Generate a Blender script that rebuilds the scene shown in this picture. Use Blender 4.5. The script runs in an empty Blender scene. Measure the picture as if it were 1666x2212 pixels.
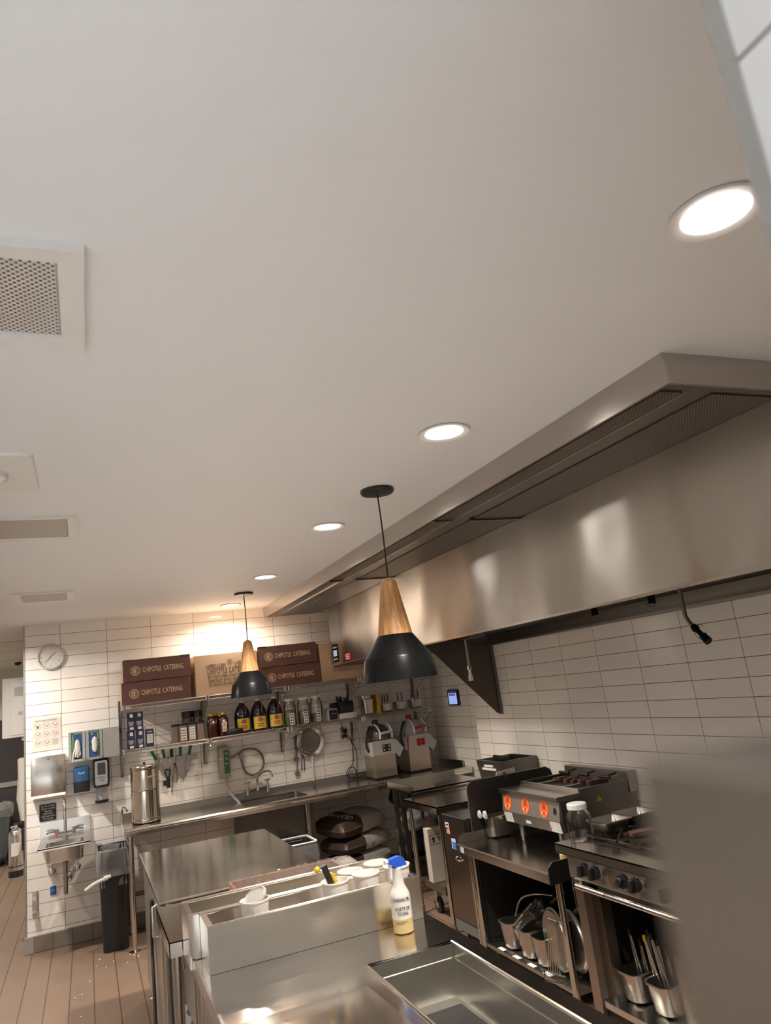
import bpy, bmesh, math, random
from mathutils import Vector, Matrix
random.seed(7)
PI = math.pi
S = bpy.context.scene
C = S.collection

# ------------------------------------------------------------------ camera, world, exposure
cam_d = bpy.data.cameras.new('camera')
cam = bpy.data.objects.new('camera', cam_d)
C.objects.link(cam)
cam_d.sensor_fit = 'VERTICAL'
cam_d.sensor_height = 32.0
cam_d.lens = 1552.14 * 32.0 / 2212.0
cam_d.clip_start = 0.02
PITCH, ROLL, YAW = math.radians(13.28955), math.radians(-7.2546), math.radians(23.6175)
fw = Vector((math.sin(YAW)*math.cos(PITCH), math.cos(YAW)*math.cos(PITCH), math.sin(PITCH)))
ri = Vector((math.cos(YAW), -math.sin(YAW), 0))
up = ri.cross(fw)
R_ = ri*math.cos(ROLL) + up*math.sin(ROLL)
U_ = up*math.cos(ROLL) - ri*math.sin(ROLL)
M = Matrix(((R_.x, U_.x, -fw.x, 0), (R_.y, U_.y, -fw.y, 0), (R_.z, U_.z, -fw.z, 1.846), (0, 0, 0, 1)))
cam.matrix_world = M
cam_d.dof.use_dof = True
cam_d.dof.focus_distance = 5.0
cam_d.dof.aperture_fstop = 4.2
S.camera = cam

S.view_settings.view_transform = 'Standard'
S.view_settings.look = 'None'
S.view_settings.gamma = 1.0
S.view_settings.use_curve_mapping = False
S.view_settings.exposure = 0.30

w = bpy.data.worlds.new('world')
S.world = w
w.use_nodes = True
wb = w.node_tree.nodes['Background']
wb.inputs['Color'].default_value = (0.80, 0.90, 1.0, 1)
wb.inputs['Strength'].default_value = 0.25

DOWNLIGHT_W = 26.0
DINING_FILL_W = 34.0
PENDANT_W = 1.8
LAMP_COL = (1.0, 0.92, 0.83)

# ------------------------------------------------------------------ materials
MATS = {}
def new_mat(name):
    m = bpy.data.materials.new(name)
    m.use_nodes = True
    MATS[name] = m
    nt = m.node_tree
    return m, nt, nt.nodes['Principled BSDF']

def N(nt, typ, **kw):
    n = nt.nodes.new(typ)
    for k, v in kw.items():
        setattr(n, k, v)
    return n

def math_n(nt, op, a, b=None):
    n = N(nt, 'ShaderNodeMath', operation=op)
    for i, v in ((0, a), (1, b)):
        if v is None:
            continue
        if isinstance(v, (int, float)):
            n.inputs[i].default_value = v
        else:
            nt.links.new(v, n.inputs[i])
    return n.outputs[0]

def plain(name, col, rough=0.5, metal=0.0, spec=0.5, bump=0.0, bscale=200.0, emit=None, estr=1.0, alpha=1.0, coat=0.0, var=0.0, vscale=6.0):
    m, nt, b = new_mat(name)
    b.inputs['Base Color'].default_value = (*col, 1)
    b.inputs['Roughness'].default_value = rough
    b.inputs['Metallic'].default_value = metal
    b.inputs['Specular IOR Level'].default_value = spec
    b.inputs['Coat Weight'].default_value = coat
    b.inputs['Alpha'].default_value = alpha
    if emit:
        b.inputs['Emission Color'].default_value = (*emit, 1)
        b.inputs['Emission Strength'].default_value = estr
    if bump or var:
        tc = N(nt, 'ShaderNodeTexCoord')
        no = N(nt, 'ShaderNodeTexNoise')
        no.inputs['Scale'].default_value = bscale if bump else vscale
        no.inputs['Detail'].default_value = 3
        nt.links.new(tc.outputs['Object'], no.inputs['Vector'])
        if bump:
            bp = N(nt, 'ShaderNodeBump')
            bp.inputs['Strength'].default_value = 1.0
            bp.inputs['Distance'].default_value = bump
            nt.links.new(no.outputs['Fac'], bp.inputs['Height'])
            nt.links.new(bp.outputs['Normal'], b.inputs['Normal'])
        if var:
            n2 = N(nt, 'ShaderNodeTexNoise')
            n2.inputs['Scale'].default_value = vscale
            n2.inputs['Detail'].default_value = 4
            nt.links.new(tc.outputs['Object'], n2.inputs['Vector'])
            mx = N(nt, 'ShaderNodeMixRGB')
            mx.inputs[1].default_value = (*[c*(1-var) for c in col], 1)
            mx.inputs[2].default_value = (*[min(1, c*(1+var)) for c in col], 1)
            nt.links.new(n2.outputs['Fac'], mx.inputs[0])
            nt.links.new(mx.outputs[0], b.inputs['Base Color'])
    return m

def steel(name, col=(0.62, 0.60, 0.565), rough=0.19, axis='x', brush=0.00003, wave=0.0, wscale=2.2, stain=0.12, rvar=0.06, aniso=0.7):
    """brushed stainless steel; grain runs along `axis`, optional sheet buckling"""
    m, nt, b = new_mat(name)
    b.inputs['Metallic'].default_value = 1.0
    geo = N(nt, 'ShaderNodeNewGeometry')
    mp = N(nt, 'ShaderNodeMapping')
    sc = {'x': (5, 420, 420), 'y': (420, 5, 420), 'z': (420, 420, 5)}[axis]
    mp.inputs['Scale'].default_value = sc
    nt.links.new(geo.outputs['Position'], mp.inputs['Vector'])
    n1 = N(nt, 'ShaderNodeTexNoise')
    n1.inputs['Scale'].default_value = 1.0
    n1.inputs['Detail'].default_value = 2
    nt.links.new(mp.outputs['Vector'], n1.inputs['Vector'])
    n2 = N(nt, 'ShaderNodeTexNoise')
    n2.inputs['Scale'].default_value = 3.5
    n2.inputs['Detail'].default_value = 5
    nt.links.new(geo.outputs['Position'], n2.inputs['Vector'])
    mx = N(nt, 'ShaderNodeMixRGB')
    mx.inputs[1].default_value = (*[c*(1-stain) for c in col], 1)
    mx.inputs[2].default_value = (*[min(1, c*(1+stain)) for c in col], 1)
    nt.links.new(math_n(nt, 'ADD', math_n(nt, 'MULTIPLY', n2.outputs['Fac'], 0.45), math_n(nt, 'MULTIPLY', n1.outputs['Fac'], 0.55)), mx.inputs[0])
    nt.links.new(mx.outputs[0], b.inputs['Base Color'])
    mr = N(nt, 'ShaderNodeMapRange')
    mr.inputs['To Min'].default_value = max(0.03, rough-rvar)
    mr.inputs['To Max'].default_value = rough+rvar
    mid = math_n(nt, 'ADD', math_n(nt, 'MULTIPLY', n1.outputs['Fac'], 0.6), math_n(nt, 'MULTIPLY', n2.outputs['Fac'], 0.4))
    nt.links.new(mid, mr.inputs['Value'])
    nt.links.new(mr.outputs[0], b.inputs['Roughness'])
    b.inputs['Anisotropic'].default_value = aniso
    cr = N(nt, 'ShaderNodeVectorMath', operation='CROSS_PRODUCT')
    cr.inputs[1].default_value = {'x': (1, 0.11, 0.13), 'y': (0.11, 1, 0.13), 'z': (0.11, 0.13, 1)}[axis]
    nt.links.new(geo.outputs['Normal'], cr.inputs[0])
    nt.links.new(cr.outputs[0], b.inputs['Tangent'])
    bp = N(nt, 'ShaderNodeBump')
    bp.inputs['Distance'].default_value = brush
    nt.links.new(n1.outputs['Fac'], bp.inputs['Height'])
    last = bp
    if wave:
        n3 = N(nt, 'ShaderNodeTexNoise')
        n3.inputs['Scale'].default_value = wscale
        n3.inputs['Detail'].default_value = 0.5
        nt.links.new(geo.outputs['Position'], n3.inputs['Vector'])
        b2 = N(nt, 'ShaderNodeBump')
        b2.inputs['Distance'].default_value = wave
        nt.links.new(n3.outputs['Fac'], b2.inputs['Height'])
        nt.links.new(bp.outputs['Normal'], b2.inputs['Normal'])
        last = b2
    nt.links.new(last.outputs['Normal'], b.inputs['Normal'])
    return m

def tile(name, uax, u0, v0, col=(0.83, 0.78, 0.72), rough=0.10, uw=0.4096, vh=0.1048, mort=0.0017, tilt=0.012, grout=(0.11, 0.075, 0.055)):
    """glossy stacked tiles; every tile is set at its own tiny tilt"""
    m, nt, b = new_mat(name)
    geo = N(nt, 'ShaderNodeNewGeometry')
    sp = N(nt, 'ShaderNodeSeparateXYZ')
    nt.links.new(geo.outputs['Position'], sp.inputs[0])
    u = math_n(nt, 'SUBTRACT', sp.outputs['XYZ'.index(uax)], u0 - 40*uw)
    v = math_n(nt, 'SUBTRACT', sp.outputs[2 if uax != 'Z' else 1], v0 - 60*vh)
    cb = N(nt, 'ShaderNodeCombineXYZ')
    nt.links.new(u, cb.inputs[0]); nt.links.new(v, cb.inputs[1])
    br = N(nt, 'ShaderNodeTexBrick', offset=0.0, squash=1.0)
    br.inputs['Scale'].default_value = 1.0
    br.inputs['Mortar Size'].default_value = mort
    br.inputs['Mortar Smooth'].default_value = 0.15
    br.inputs['Brick Width'].default_value = uw
    br.inputs['Row Height'].default_value = vh
    br.inputs['Color1'].default_value = (*[c*0.97 for c in col], 1)
    br.inputs['Color2'].default_value = (*[min(1, c*1.03) for c in col], 1)
    br.inputs['Mortar'].default_value = (*grout, 1)
    nt.links.new(cb.outputs[0], br.inputs['Vector'])
    nt.links.new(br.outputs['Color'], b.inputs['Base Color'])
    mr = N(nt, 'ShaderNodeMapRange')
    mr.inputs['To Min'].default_value = rough
    mr.inputs['To Max'].default_value = 0.8
    nt.links.new(br.outputs['Fac'], mr.inputs['Value'])
    nt.links.new(mr.outputs[0], b.inputs['Roughness'])
    fu = math_n(nt, 'FLOOR', math_n(nt, 'DIVIDE', u, uw))
    fv = math_n(nt, 'FLOOR', math_n(nt, 'DIVIDE', v, vh))
    c2 = N(nt, 'ShaderNodeCombineXYZ')
    nt.links.new(fu, c2.inputs[0]); nt.links.new(fv, c2.inputs[1])
    wn = N(nt, 'ShaderNodeTexWhiteNoise', noise_dimensions='2D')
    nt.links.new(c2.outputs[0], wn.inputs['Vector'])
    su = N(nt, 'ShaderNodeVectorMath', operation='SUBTRACT')
    su.inputs[1].default_value = (0.5, 0.5, 0.5)
    nt.links.new(wn.outputs['Color'], su.inputs[0])
    sl = N(nt, 'ShaderNodeVectorMath', operation='SCALE')
    sl.inputs['Scale'].default_value = tilt
    nt.links.new(su.outputs[0], sl.inputs[0])
    ad = N(nt, 'ShaderNodeVectorMath', operation='ADD')
    nt.links.new(geo.outputs['Normal'], ad.inputs[0]); nt.links.new(sl.outputs[0], ad.inputs[1])
    bp = N(nt, 'ShaderNodeBump')
    bp.inputs['Distance'].default_value = 0.0012
    nt.links.new(math_n(nt, 'SUBTRACT', 1.0, br.outputs['Fac']), bp.inputs['Height'])
    nt.links.new(ad.outputs[0], bp.inputs['Normal'])
    nt.links.new(bp.outputs['Normal'], b.inputs['Normal'])
    return m

def perforated(name, base, hole, pu, pv, uax='X', vax='Y', thr=0.25, metal=0.0, rough=0.45):
    """staggered round holes"""
    m, nt, b = new_mat(name)
    geo = N(nt, 'ShaderNodeNewGeometry')
    sp = N(nt, 'ShaderNodeSeparateXYZ')
    nt.links.new(geo.outputs['Position'], sp.inputs[0])
    cu = math_n(nt, 'COSINE', math_n(nt, 'MULTIPLY', sp.outputs['XYZ'.index(uax)], PI/pu))
    cv = math_n(nt, 'COSINE', math_n(nt, 'MULTIPLY', sp.outputs['XYZ'.index(vax)], PI/pv))
    f = math_n(nt, 'GREATER_THAN', math_n(nt, 'MULTIPLY', cu, cv), thr)
    mx = N(nt, 'ShaderNodeMixRGB')
    mx.inputs[1].default_value = (*base, 1)
    mx.inputs[2].default_value = (*hole, 1)
    nt.links.new(f, mx.inputs[0])
    nt.links.new(mx.outputs[0], b.inputs['Base Color'])
    b.inputs['Metallic'].default_value = metal
    b.inputs['Roughness'].default_value = rough
    return m

def clear(name, tint=(1, 1, 1), gloss=0.12, rough=0.03, milky=0.0, milk=(0.8, 0.8, 0.8)):
    m = bpy.data.materials.new(name)
    m.use_nodes = True
    MATS[name] = m
    nt = m.node_tree
    nt.nodes.clear()
    out = N(nt, 'ShaderNodeOutputMaterial')
    tr = N(nt, 'ShaderNodeBsdfTransparent'); tr.inputs['Color'].default_value = (*tint, 1)
    gl = N(nt, 'ShaderNodeBsdfGlossy'); gl.inputs['Roughness'].default_value = rough
    lw = N(nt, 'ShaderNodeLayerWeight'); lw.inputs['Blend'].default_value = 0.25
    f = math_n(nt, 'MINIMUM', math_n(nt, 'ADD', lw.outputs['Fresnel'], gloss), 0.9)
    mx = N(nt, 'ShaderNodeMixShader')
    nt.links.new(f, mx.inputs[0]); nt.links.new(tr.outputs[0], mx.inputs[1]); nt.links.new(gl.outputs[0], mx.inputs[2])
    last = mx
    if milky:
        df = N(nt, 'ShaderNodeBsdfDiffuse'); df.inputs['Color'].default_value = (*milk, 1)
        m2 = N(nt, 'ShaderNodeMixShader'); m2.inputs[0].default_value = milky
        nt.links.new(mx.outputs[0], m2.inputs[1]); nt.links.new(df.outputs[0], m2.inputs[2])
        last = m2
    nt.links.new(last.outputs[0], out.inputs['Surface'])
    return m

def wood(name):
    m, nt, b = new_mat(name)
    tc = N(nt, 'ShaderNodeTexCoord')
    mp = N(nt, 'ShaderNodeMapping'); mp.inputs['Scale'].default_value = (34, 34, 3.0)
    nt.links.new(tc.outputs['Object'], mp.inputs['Vector'])
    no = N(nt, 'ShaderNodeTexNoise'); no.inputs['Scale'].default_value = 1.6; no.inputs['Detail'].default_value = 5; no.inputs['Distortion'].default_value = 1.2
    nt.links.new(mp.outputs['Vector'], no.inputs['Vector'])
    cr = N(nt, 'ShaderNodeValToRGB')
    cr.color_ramp.elements[0].position = 0.32; cr.color_ramp.elements[0].color = (0.42, 0.19, 0.065, 1)
    cr.color_ramp.elements[1].position = 0.62; cr.color_ramp.elements[1].color = (0.66, 0.36, 0.14, 1)
    nt.links.new(no.outputs['Fac'], cr.inputs[0])
    nt.links.new(cr.outputs[0], b.inputs['Base Color'])
    b.inputs['Roughness'].default_value = 0.45
    return m

def floor_mat(name):
    m, nt, b = new_mat(name)
    geo = N(nt, 'ShaderNodeNewGeometry')
    sp = N(nt, 'ShaderNodeSeparateXYZ')
    nt.links.new(geo.outputs['Position'], sp.inputs[0])
    P = 0.1575
    def line(src, off, wdt):
        a = math_n(nt, 'FRACT', math_n(nt, 'DIVIDE', math_n(nt, 'ADD', src, off + 40*P), P))
        d = math_n(nt, 'ABSOLUTE', math_n(nt, 'SUBTRACT', a, 0.5))
        return math_n(nt, 'GREATER_THAN', d, 0.5 - wdt/P)
    lx = line(sp.outputs[0], 0.313, 0.0042)
    ly = line(sp.outputs[1], -7.027, 0.0022)
    no = N(nt, 'ShaderNodeTexNoise'); no.inputs['Scale'].default_value = 2.3; no.inputs['Detail'].default_value = 6
    nt.links.new(geo.outputs['Position'], no.inputs['Vector'])
    c0 = N(nt, 'ShaderNodeMixRGB')
    c0.inputs[1].default_value = (0.155, 0.102, 0.070, 1); c0.inputs[2].default_value = (0.21, 0.142, 0.098, 1)
    nt.links.new(no.outputs['Fac'], c0.inputs[0])
    c1 = N(nt, 'ShaderNodeMixRGB'); c1.inputs[2].default_value = (0.17, 0.10, 0.06, 1)
    nt.links.new(ly, c1.inputs[0]); nt.links.new(c0.outputs[0], c1.inputs[1])
    c2 = N(nt, 'ShaderNodeMixRGB'); c2.inputs[2].default_value = (0.085, 0.05, 0.035, 1)
    nt.links.new(lx, c2.inputs[0]); nt.links.new(c1.outputs[0], c2.inputs[1])
    nt.links.new(c2.outputs[0], b.inputs['Base Color'])
    b.inputs['Roughness'].default_value = 0.42
    return m

M_ceil = plain('ceiling_paint', (0.74, 0.745, 0.75), 0.6, bump=0.0003, bscale=30)
M_tileB = tile('white_tile_back', 'X', -0.2126, 2.6765)
M_tileR = tile('white_tile_right', 'Y', 3.772, 2.6765+0.0095)
M_tileA = tile('white_tile_alcove', 'Y', 7.52-0.03, 2.6765)
M_tileN = tile('white_tile_counter', 'Y', 0.32, 2.2365, col=(0.88, 0.88, 0.87), uw=0.41, vh=0.41)
M_floor = floor_mat('quarry_tile')
M_cove = tile('cove_tile', 'X', -0.313, 0.0, col=(0.20, 0.165, 0.135), uw=0.157, vh=0.5, rough=0.35, tilt=0.0, mort=0.003)
M_trimg = plain('grey_trim', (0.33, 0.31, 0.28), 0.4, 0.6)
M_st = steel('steel', col=(0.78, 0.73, 0.665), axis='x', wave=0.0012, wscale=6)
M_sty = steel('steel_lengthwise', axis='y')
M_stz = steel('steel_upright', axis='z')
M_hood = steel('steel_hood', col=(0.58, 0.56, 0.525), rough=0.24, axis='y', brush=0.00003, wave=0.024, wscale=2.0, rvar=0.04, stain=0.06, aniso=0.97)
M_fascia = steel('steel_fascia', col=(0.52, 0.49, 0.45), rough=0.22, axis='y', wave=0.004, wscale=3.0)
M_sttop = steel('steel_worktop', col=(0.74, 0.70, 0.65), rough=0.13, axis='x', stain=0.16, rvar=0.06, wave=0.0008, wscale=5, aniso=0.6)
M_stdk = steel('steel_dark', col=(0.19, 0.175, 0.16), rough=0.34, axis='z', stain=0.3)
M_stmid = steel('steel_dull', col=(0.37, 0.35, 0.32), rough=0.32, axis='y', stain=0.2)
M_pan = steel('steel_pan', col=(0.52, 0.49, 0.45), rough=0.24, axis='z', stain=0.2)
M_chrome = plain('chrome', (0.72, 0.70, 0.68), 0.12, 1.0)
M_wire = plain('zinc_wire', (0.62, 0.58, 0.53), 0.28, 1.0)
M_perfd = perforated('perforated_steel', (0.20, 0.175, 0.15), (0.02, 0.018, 0.016), 0.007, 0.007, thr=0.1, metal=0.7, rough=0.4)
M_grille = perforated('perforated_grille', (0.62, 0.58, 0.53), (0.05, 0.045, 0.04), 0.0085, 0.0085, thr=0.22)
M_grille2 = perforated('fine_grille', (0.50, 0.46, 0.41), (0.17, 0.15, 0.13), 0.0085, 0.017, thr=0.3)
M_white = plain('white_paint', (0.72, 0.70, 0.67), 0.45)
M_whitep = plain('white_plastic', (0.66, 0.65, 0.64), 0.3)
M_greyp = plain('grey_plastic', (0.42, 0.42, 0.42), 0.4)
M_black = plain('black_plastic', (0.012, 0.012, 0.013), 0.35)
M_blackm = plain('black_metal', (0.006, 0.0065, 0.007), 0.28, spec=0.12)
M_rubber = plain('black_rubber', (0.015, 0.015, 0.016), 0.7)
M_dark = plain('dark_void', (0.01, 0.009, 0.008), 0.8)
M_iron = plain('cast_iron', (0.035, 0.026, 0.021), 0.5, 0.3, bump=0.001, bscale=60)
M_rust = plain('scorched_iron', (0.12, 0.065, 0.05), 0.55, 0.3)
M_wood = wood('oak')
M_brown = plain('brown_card', (0.115, 0.048, 0.036), 0.55, var=0.06)
M_kraft = plain('kraft_card', (0.53, 0.355, 0.215), 0.7, var=0.05)
M_tan = plain('tan_print', (0.72, 0.50, 0.29), 0.6)
M_brprint = plain('brown_print', (0.15, 0.075, 0.05), 0.6)
M_blackpr = plain('black_print', (0.015, 0.015, 0.015), 0.6)
M_whpr = plain('white_print', (0.75, 0.74, 0.72), 0.6)
M_glow = plain('lamp_diffuser', (1, 1, 1), 0.5, emit=(1.0, 0.93, 0.85), estr=20.0)
M_bulb = plain('warm_bulb', (1, 1, 1), 0.5, emit=(1.0, 0.62, 0.28), estr=14.0)
M_shin = plain('shade_lining', (0.70, 0.66, 0.58), 0.5)
M_clear = clear('clear_glass')
M_film = clear('clear_film', gloss=0.10, rough=0.18, milky=0.15, milk=(0.85, 0.84, 0.82))
M_film2 = clear('clear_wrap', gloss=0.20, rough=0.08, milky=0.04)
M_smoke = clear('smoked_plastic', tint=(0.45, 0.42, 0.40), gloss=0.12)

# ------------------------------------------------------------------ mesh helpers
def cube(bm, x0, x1, y0, y1, z0, z1, bev=0.0, seg=2):
    x0, x1 = min(x0, x1), max(x0, x1); y0, y1 = min(y0, y1), max(y0, y1); z0, z1 = min(z0, z1), max(z0, z1)
    r = bmesh.ops.create_cube(bm, size=1.0)
    for v in r['verts']:
        v.co = Vector(((x0+x1)/2 + v.co.x*(x1-x0), (y0+y1)/2 + v.co.y*(y1-y0), (z0+z1)/2 + v.co.z*(z1-z0)))
    if bev > 0:
        es = set(e for v in r['verts'] for e in v.link_edges)
        bmesh.ops.bevel(bm, geom=list(es), offset=min(bev, 0.45*min(x1-x0, y1-y0, z1-z0)), segments=seg, profile=0.5, affect='EDGES')
    return r

def ring(c, n, ux, uy, r, seg):
    return [c + ux*(r*math.cos(2*PI*i/seg)) + uy*(r*math.sin(2*PI*i/seg)) for i in range(seg)]

def loft(bm, loops, cap0=True, cap1=True):
    vs = [[bm.verts.new(p) for p in L] for L in loops]
    n = len(vs[0])
    for a, b in zip(vs, vs[1:]):
        for i in range(n):
            j = (i+1) % n
            try: bm.faces.new((a[i], a[j], b[j], b[i]))
            except ValueError: pass
    if cap0: bm.faces.new(list(reversed(vs[0])))
    if cap1: bm.faces.new(vs[-1])
    return vs

def frame_of(d):
    d = d.normalized()
    a = Vector((0, 0, 1)) if abs(d.z) < 0.9 else Vector((1, 0, 0))
    ux = a.cross(d).normalized()
    return ux, d.cross(ux)

def cyl(bm, p0, p1, r0, r1=None, seg=16, cap=True):
    p0, p1 = Vector(p0), Vector(p1)
    r1 = r0 if r1 is None else r1
    ux, uy = frame_of(p1-p0)
    loft(bm, [ring(p0, None, ux, uy, r0, seg), ring(p1, None, ux, uy, r1, seg)], cap, cap)

def tube(bm, pts, r, seg=8, smooth=0, closed=False):
    pts = [Vector(p) for p in pts]
    for _ in range(smooth):
        q = [pts[0]] if not closed else []
        rng = range(len(pts)-1) if not closed else range(len(pts))
        for i in rng:
            a, b = pts[i], pts[(i+1) % len(pts)]
            q += [a*0.75+b*0.25, a*0.25+b*0.75]
        if not closed: q.append(pts[-1])
        pts = q
    loops = []
    n = len(pts)
    ux = None
    for i in range(n):
        if closed: d = pts[(i+1) % n] - pts[i-1]
        else: d = pts[min(i+1, n-1)] - pts[max(i-1, 0)]
        if d.length < 1e-9: d = Vector((0, 0, 1))
        d.normalize()
        if ux is None: ux, uy = frame_of(d)
        else:
            ux = (ux - d*ux.dot(d))
            if ux.length < 1e-6: ux, uy = frame_of(d)
            ux.normalize(); uy = d.cross(ux)
        loops.append(ring(pts[i], None, ux, uy, r, seg))
    if closed:
        loops.append(loops[0])
        loft(bm, loops, False, False)
    else:
        loft(bm, loops)

def lathe(bm, prof, c=(0, 0), seg=28, sx=1.0, sy=1.0, cap0=True, cap1=True):
    loops = []
    for r, z in prof:
        loops.append([Vector((c[0]+sx*r*math.cos(2*PI*i/seg), c[1]+sy*r*math.sin(2*PI*i/seg), z)) for i in range(seg)])
    loft(bm, loops, cap0, cap1)

def rrect(cx, cy, hx, hy, r, z, n=4):
    r = min(r, hx*0.98, hy*0.98)
    out = []
    for k, (sx, sy) in enumerate(((1, 1), (-1, 1), (-1, -1), (1, -1))):
        for i in range(n+1):
            a = k*PI/2 + i*PI/2/n
            out.append(Vector((cx+sx*(hx-r)+r*math.cos(a), cy+sy*(hy-r)+r*math.sin(a), z)))
    return out

def prism(bm, poly, axis, a0, a1):
    """poly: 2-D outline; axis 'x': (y,z), 'y': (x,z), 'z': (x,y)"""
    def P(p, a):
        return Vector({'x': (a, p[0], p[1]), 'y': (p[0], a, p[1]), 'z': (p[0], p[1], a)}[axis])
    loft(bm, [[P(p, a0) for p in poly], [P(p, a1) for p in poly]])

def rot_bm(bm, verts, piv, axis, ang):
    bmesh.ops.rotate(bm, verts=verts, cent=Vector(piv), matrix=Matrix.Rotation(ang, 3, axis))

class B:
    """collects shapes in world coordinates, then links them as ONE mesh object"""
    def __init__(s): s.bm = bmesh.new()
    def cube(s, *a, **k): cube(s.bm, *a, **k); return s
    def cyl(s, *a, **k): cyl(s.bm, *a, **k); return s
    def tube(s, *a, **k): tube(s.bm, *a, **k); return s
    def lathe(s, *a, **k): lathe(s.bm, *a, **k); return s
    def prism(s, *a, **k): prism(s.bm, *a, **k); return s
    def loft(s, *a, **k): loft(s.bm, *a, **k); return s
    def spin(s, piv, axis, ang):
        rot_bm(s.bm, s.bm.verts[:], piv, axis, ang); return s
    def put(s, name, mat, parent=None, smooth=True, label=None):
        bm = s.bm
        bmesh.ops.recalc_face_normals(bm, faces=bm.faces[:])
        if parent is not None:
            off = wloc(parent)
        else:
            xs = [v.co for v in bm.verts]
            off = Vector(((min(c.x for c in xs)+max(c.x for c in xs))/2, (min(c.y for c in xs)+max(c.y for c in xs))/2, min(c.z for c in xs)))
        bmesh.ops.translate(bm, verts=bm.verts[:], vec=-off)
        me = bpy.data.meshes.new(name)
        bm.to_mesh(me); bm.free()
        if smooth:
            for p in me.polygons: p.use_smooth = True
            try: me.set_sharp_from_angle(angle=math.radians(38))
            except Exception: pass
        me.materials.append(mat)
        o = bpy.data.objects.new(name, me)
        C.objects.link(o)
        if parent is not None: o.parent = parent
        else: o.location = off
        if label: o['label'] = label
        return o

def wloc(o):
    v = Vector((0, 0, 0))
    while o is not None:
        v += o.location; o = o.parent
    return v

def tag(o, label, cat, group=None):
    o['label'] = label; o['category'] = cat
    if group: o['group'] = group
    return o

def thing(name, loc, label, cat, group=None):
    o = bpy.data.objects.new(name, None)
    o.empty_display_size = 0.05
    C.objects.link(o); o.location = loc
    return tag(o, label, cat, group)

def struct(o):
    o['kind'] = 'structure'
    return o

def copy_tree(o, parent=None):
    c = o.copy(); C.objects.link(c)
    if parent is not None: c.parent = parent
    for ch in list(o.children): copy_tree(ch, c)
    return c

def dup(o, delta, label=None, group=None):
    c = copy_tree(o)
    c.location = o.location + Vector(delta)
    if label: c['label'] = label
    if group: c['group'] = group
    return c

# ------------------------------------------------------------------ lettering
_TXT = {}
def text_mesh(s):
    if s not in _TXT:
        cu = bpy.data.curves.new('t', 'FONT')
        cu.body = s; cu.size = 1.0; cu.align_x = 'CENTER'; cu.align_y = 'CENTER'; cu.extrude = 0.004; cu.resolution_u = 2
        ob = bpy.data.objects.new('t', cu)
        C.objects.link(ob)
        dg = bpy.context.evaluated_depsgraph_get()
        me = ob.evaluated_get(dg).to_mesh()
        vs = [v.co.copy() for v in me.vertices]; fs = [tuple(p.vertices) for p in me.polygons]
        ob.evaluated_get(dg).to_mesh_clear()
        bpy.data.objects.remove(ob); bpy.data.curves.remove(cu)
        x0, x1 = min(v.x for v in vs), max(v.x for v in vs); y0, y1 = min(v.y for v in vs), max(v.y for v in vs)
        _TXT[s] = ([Vector(((v.x-(x0+x1)/2)/(x1-x0), (v.y-(y0+y1)/2)/(y1-y0), v.z)) for v in vs], fs)
    return _TXT[s]

def letters(b, s, place, cu, cv, wdt, hgt, bold=0.0):
    """add string s to B b; place(u,v,d) gives the world point on the surface"""
    vs, fs = text_mesh(s)
    nv = [b.bm.verts.new(place(cu+v.x*wdt, cv+v.y*hgt, 0.0006 + (0.0008 if v.z > 0 else 0.0))) for v in vs]
    for f in fs:
        try: b.bm.faces.new([nv[i] for i in f])
        except ValueError: pass

def on_plane(o, ux, uz, n):
    o, ux, uz, n = Vector(o), Vector(ux).normalized(), Vector(uz).normalized(), Vector(n).normalized()
    return lambda u, v, d: o + ux*u + uz*v + n*d

def on_cyl(c, r, n=(0, -1, 0), ratio=None):
    c = Vector(c); n = Vector(n).normalized(); ux = Vector((0, 0, 1)).cross(n)
    def f(u, v, d):
        a = u/r
        return c + ux*((r+d)*math.sin(a)) + n*((r+d)*math.cos(a)) + Vector((0, 0, v))
    return f

def patch(b, place, u0, u1, v0, v1, nu=1, nv=1, d=0.0004):
    g = [[b.bm.verts.new(place(u0+(u1-u0)*i/nu, v0+(v1-v0)*j/nv, d)) for j in range(nv+1)] for i in range(nu+1)]
    for i in range(nu):
        for j in range(nv):
            b.bm.faces.new((g[i][j], g[i+1][j], g[i+1][j+1], g[i][j+1]))

def disc(b, place, cu, cv, r0, r1, seg=28, d=0.0005, a0=0, a1=2*PI):
    """flat ring on a surface"""
    n = seg
    A = [b.bm.verts.new(place(cu+r1*math.cos(a0+(a1-a0)*i/n), cv+r1*math.sin(a0+(a1-a0)*i/n), d)) for i in range(n+1)]
    if r0 <= 0:
        c = b.bm.verts.new(place(cu, cv, d))
        for i in range(n): b.bm.faces.new((c, A[i], A[i+1]))
    else:
        I = [b.bm.verts.new(place(cu+r0*math.cos(a0+(a1-a0)*i/n), cv+r0*math.sin(a0+(a1-a0)*i/n), d)) for i in range(n+1)]
        for i in range(n): b.bm.faces.new((I[i], A[i], A[i+1], I[i+1]))

FRONT = dict(ux=(1, 0, 0), uz=(0, 0, 1), n=(0, -1, 0))     # faces the room from the back wall
LEFT = dict(ux=(0, -1, 0), uz=(0, 0, 1), n=(-1, 0, 0))     # faces the room from the right wall
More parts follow.
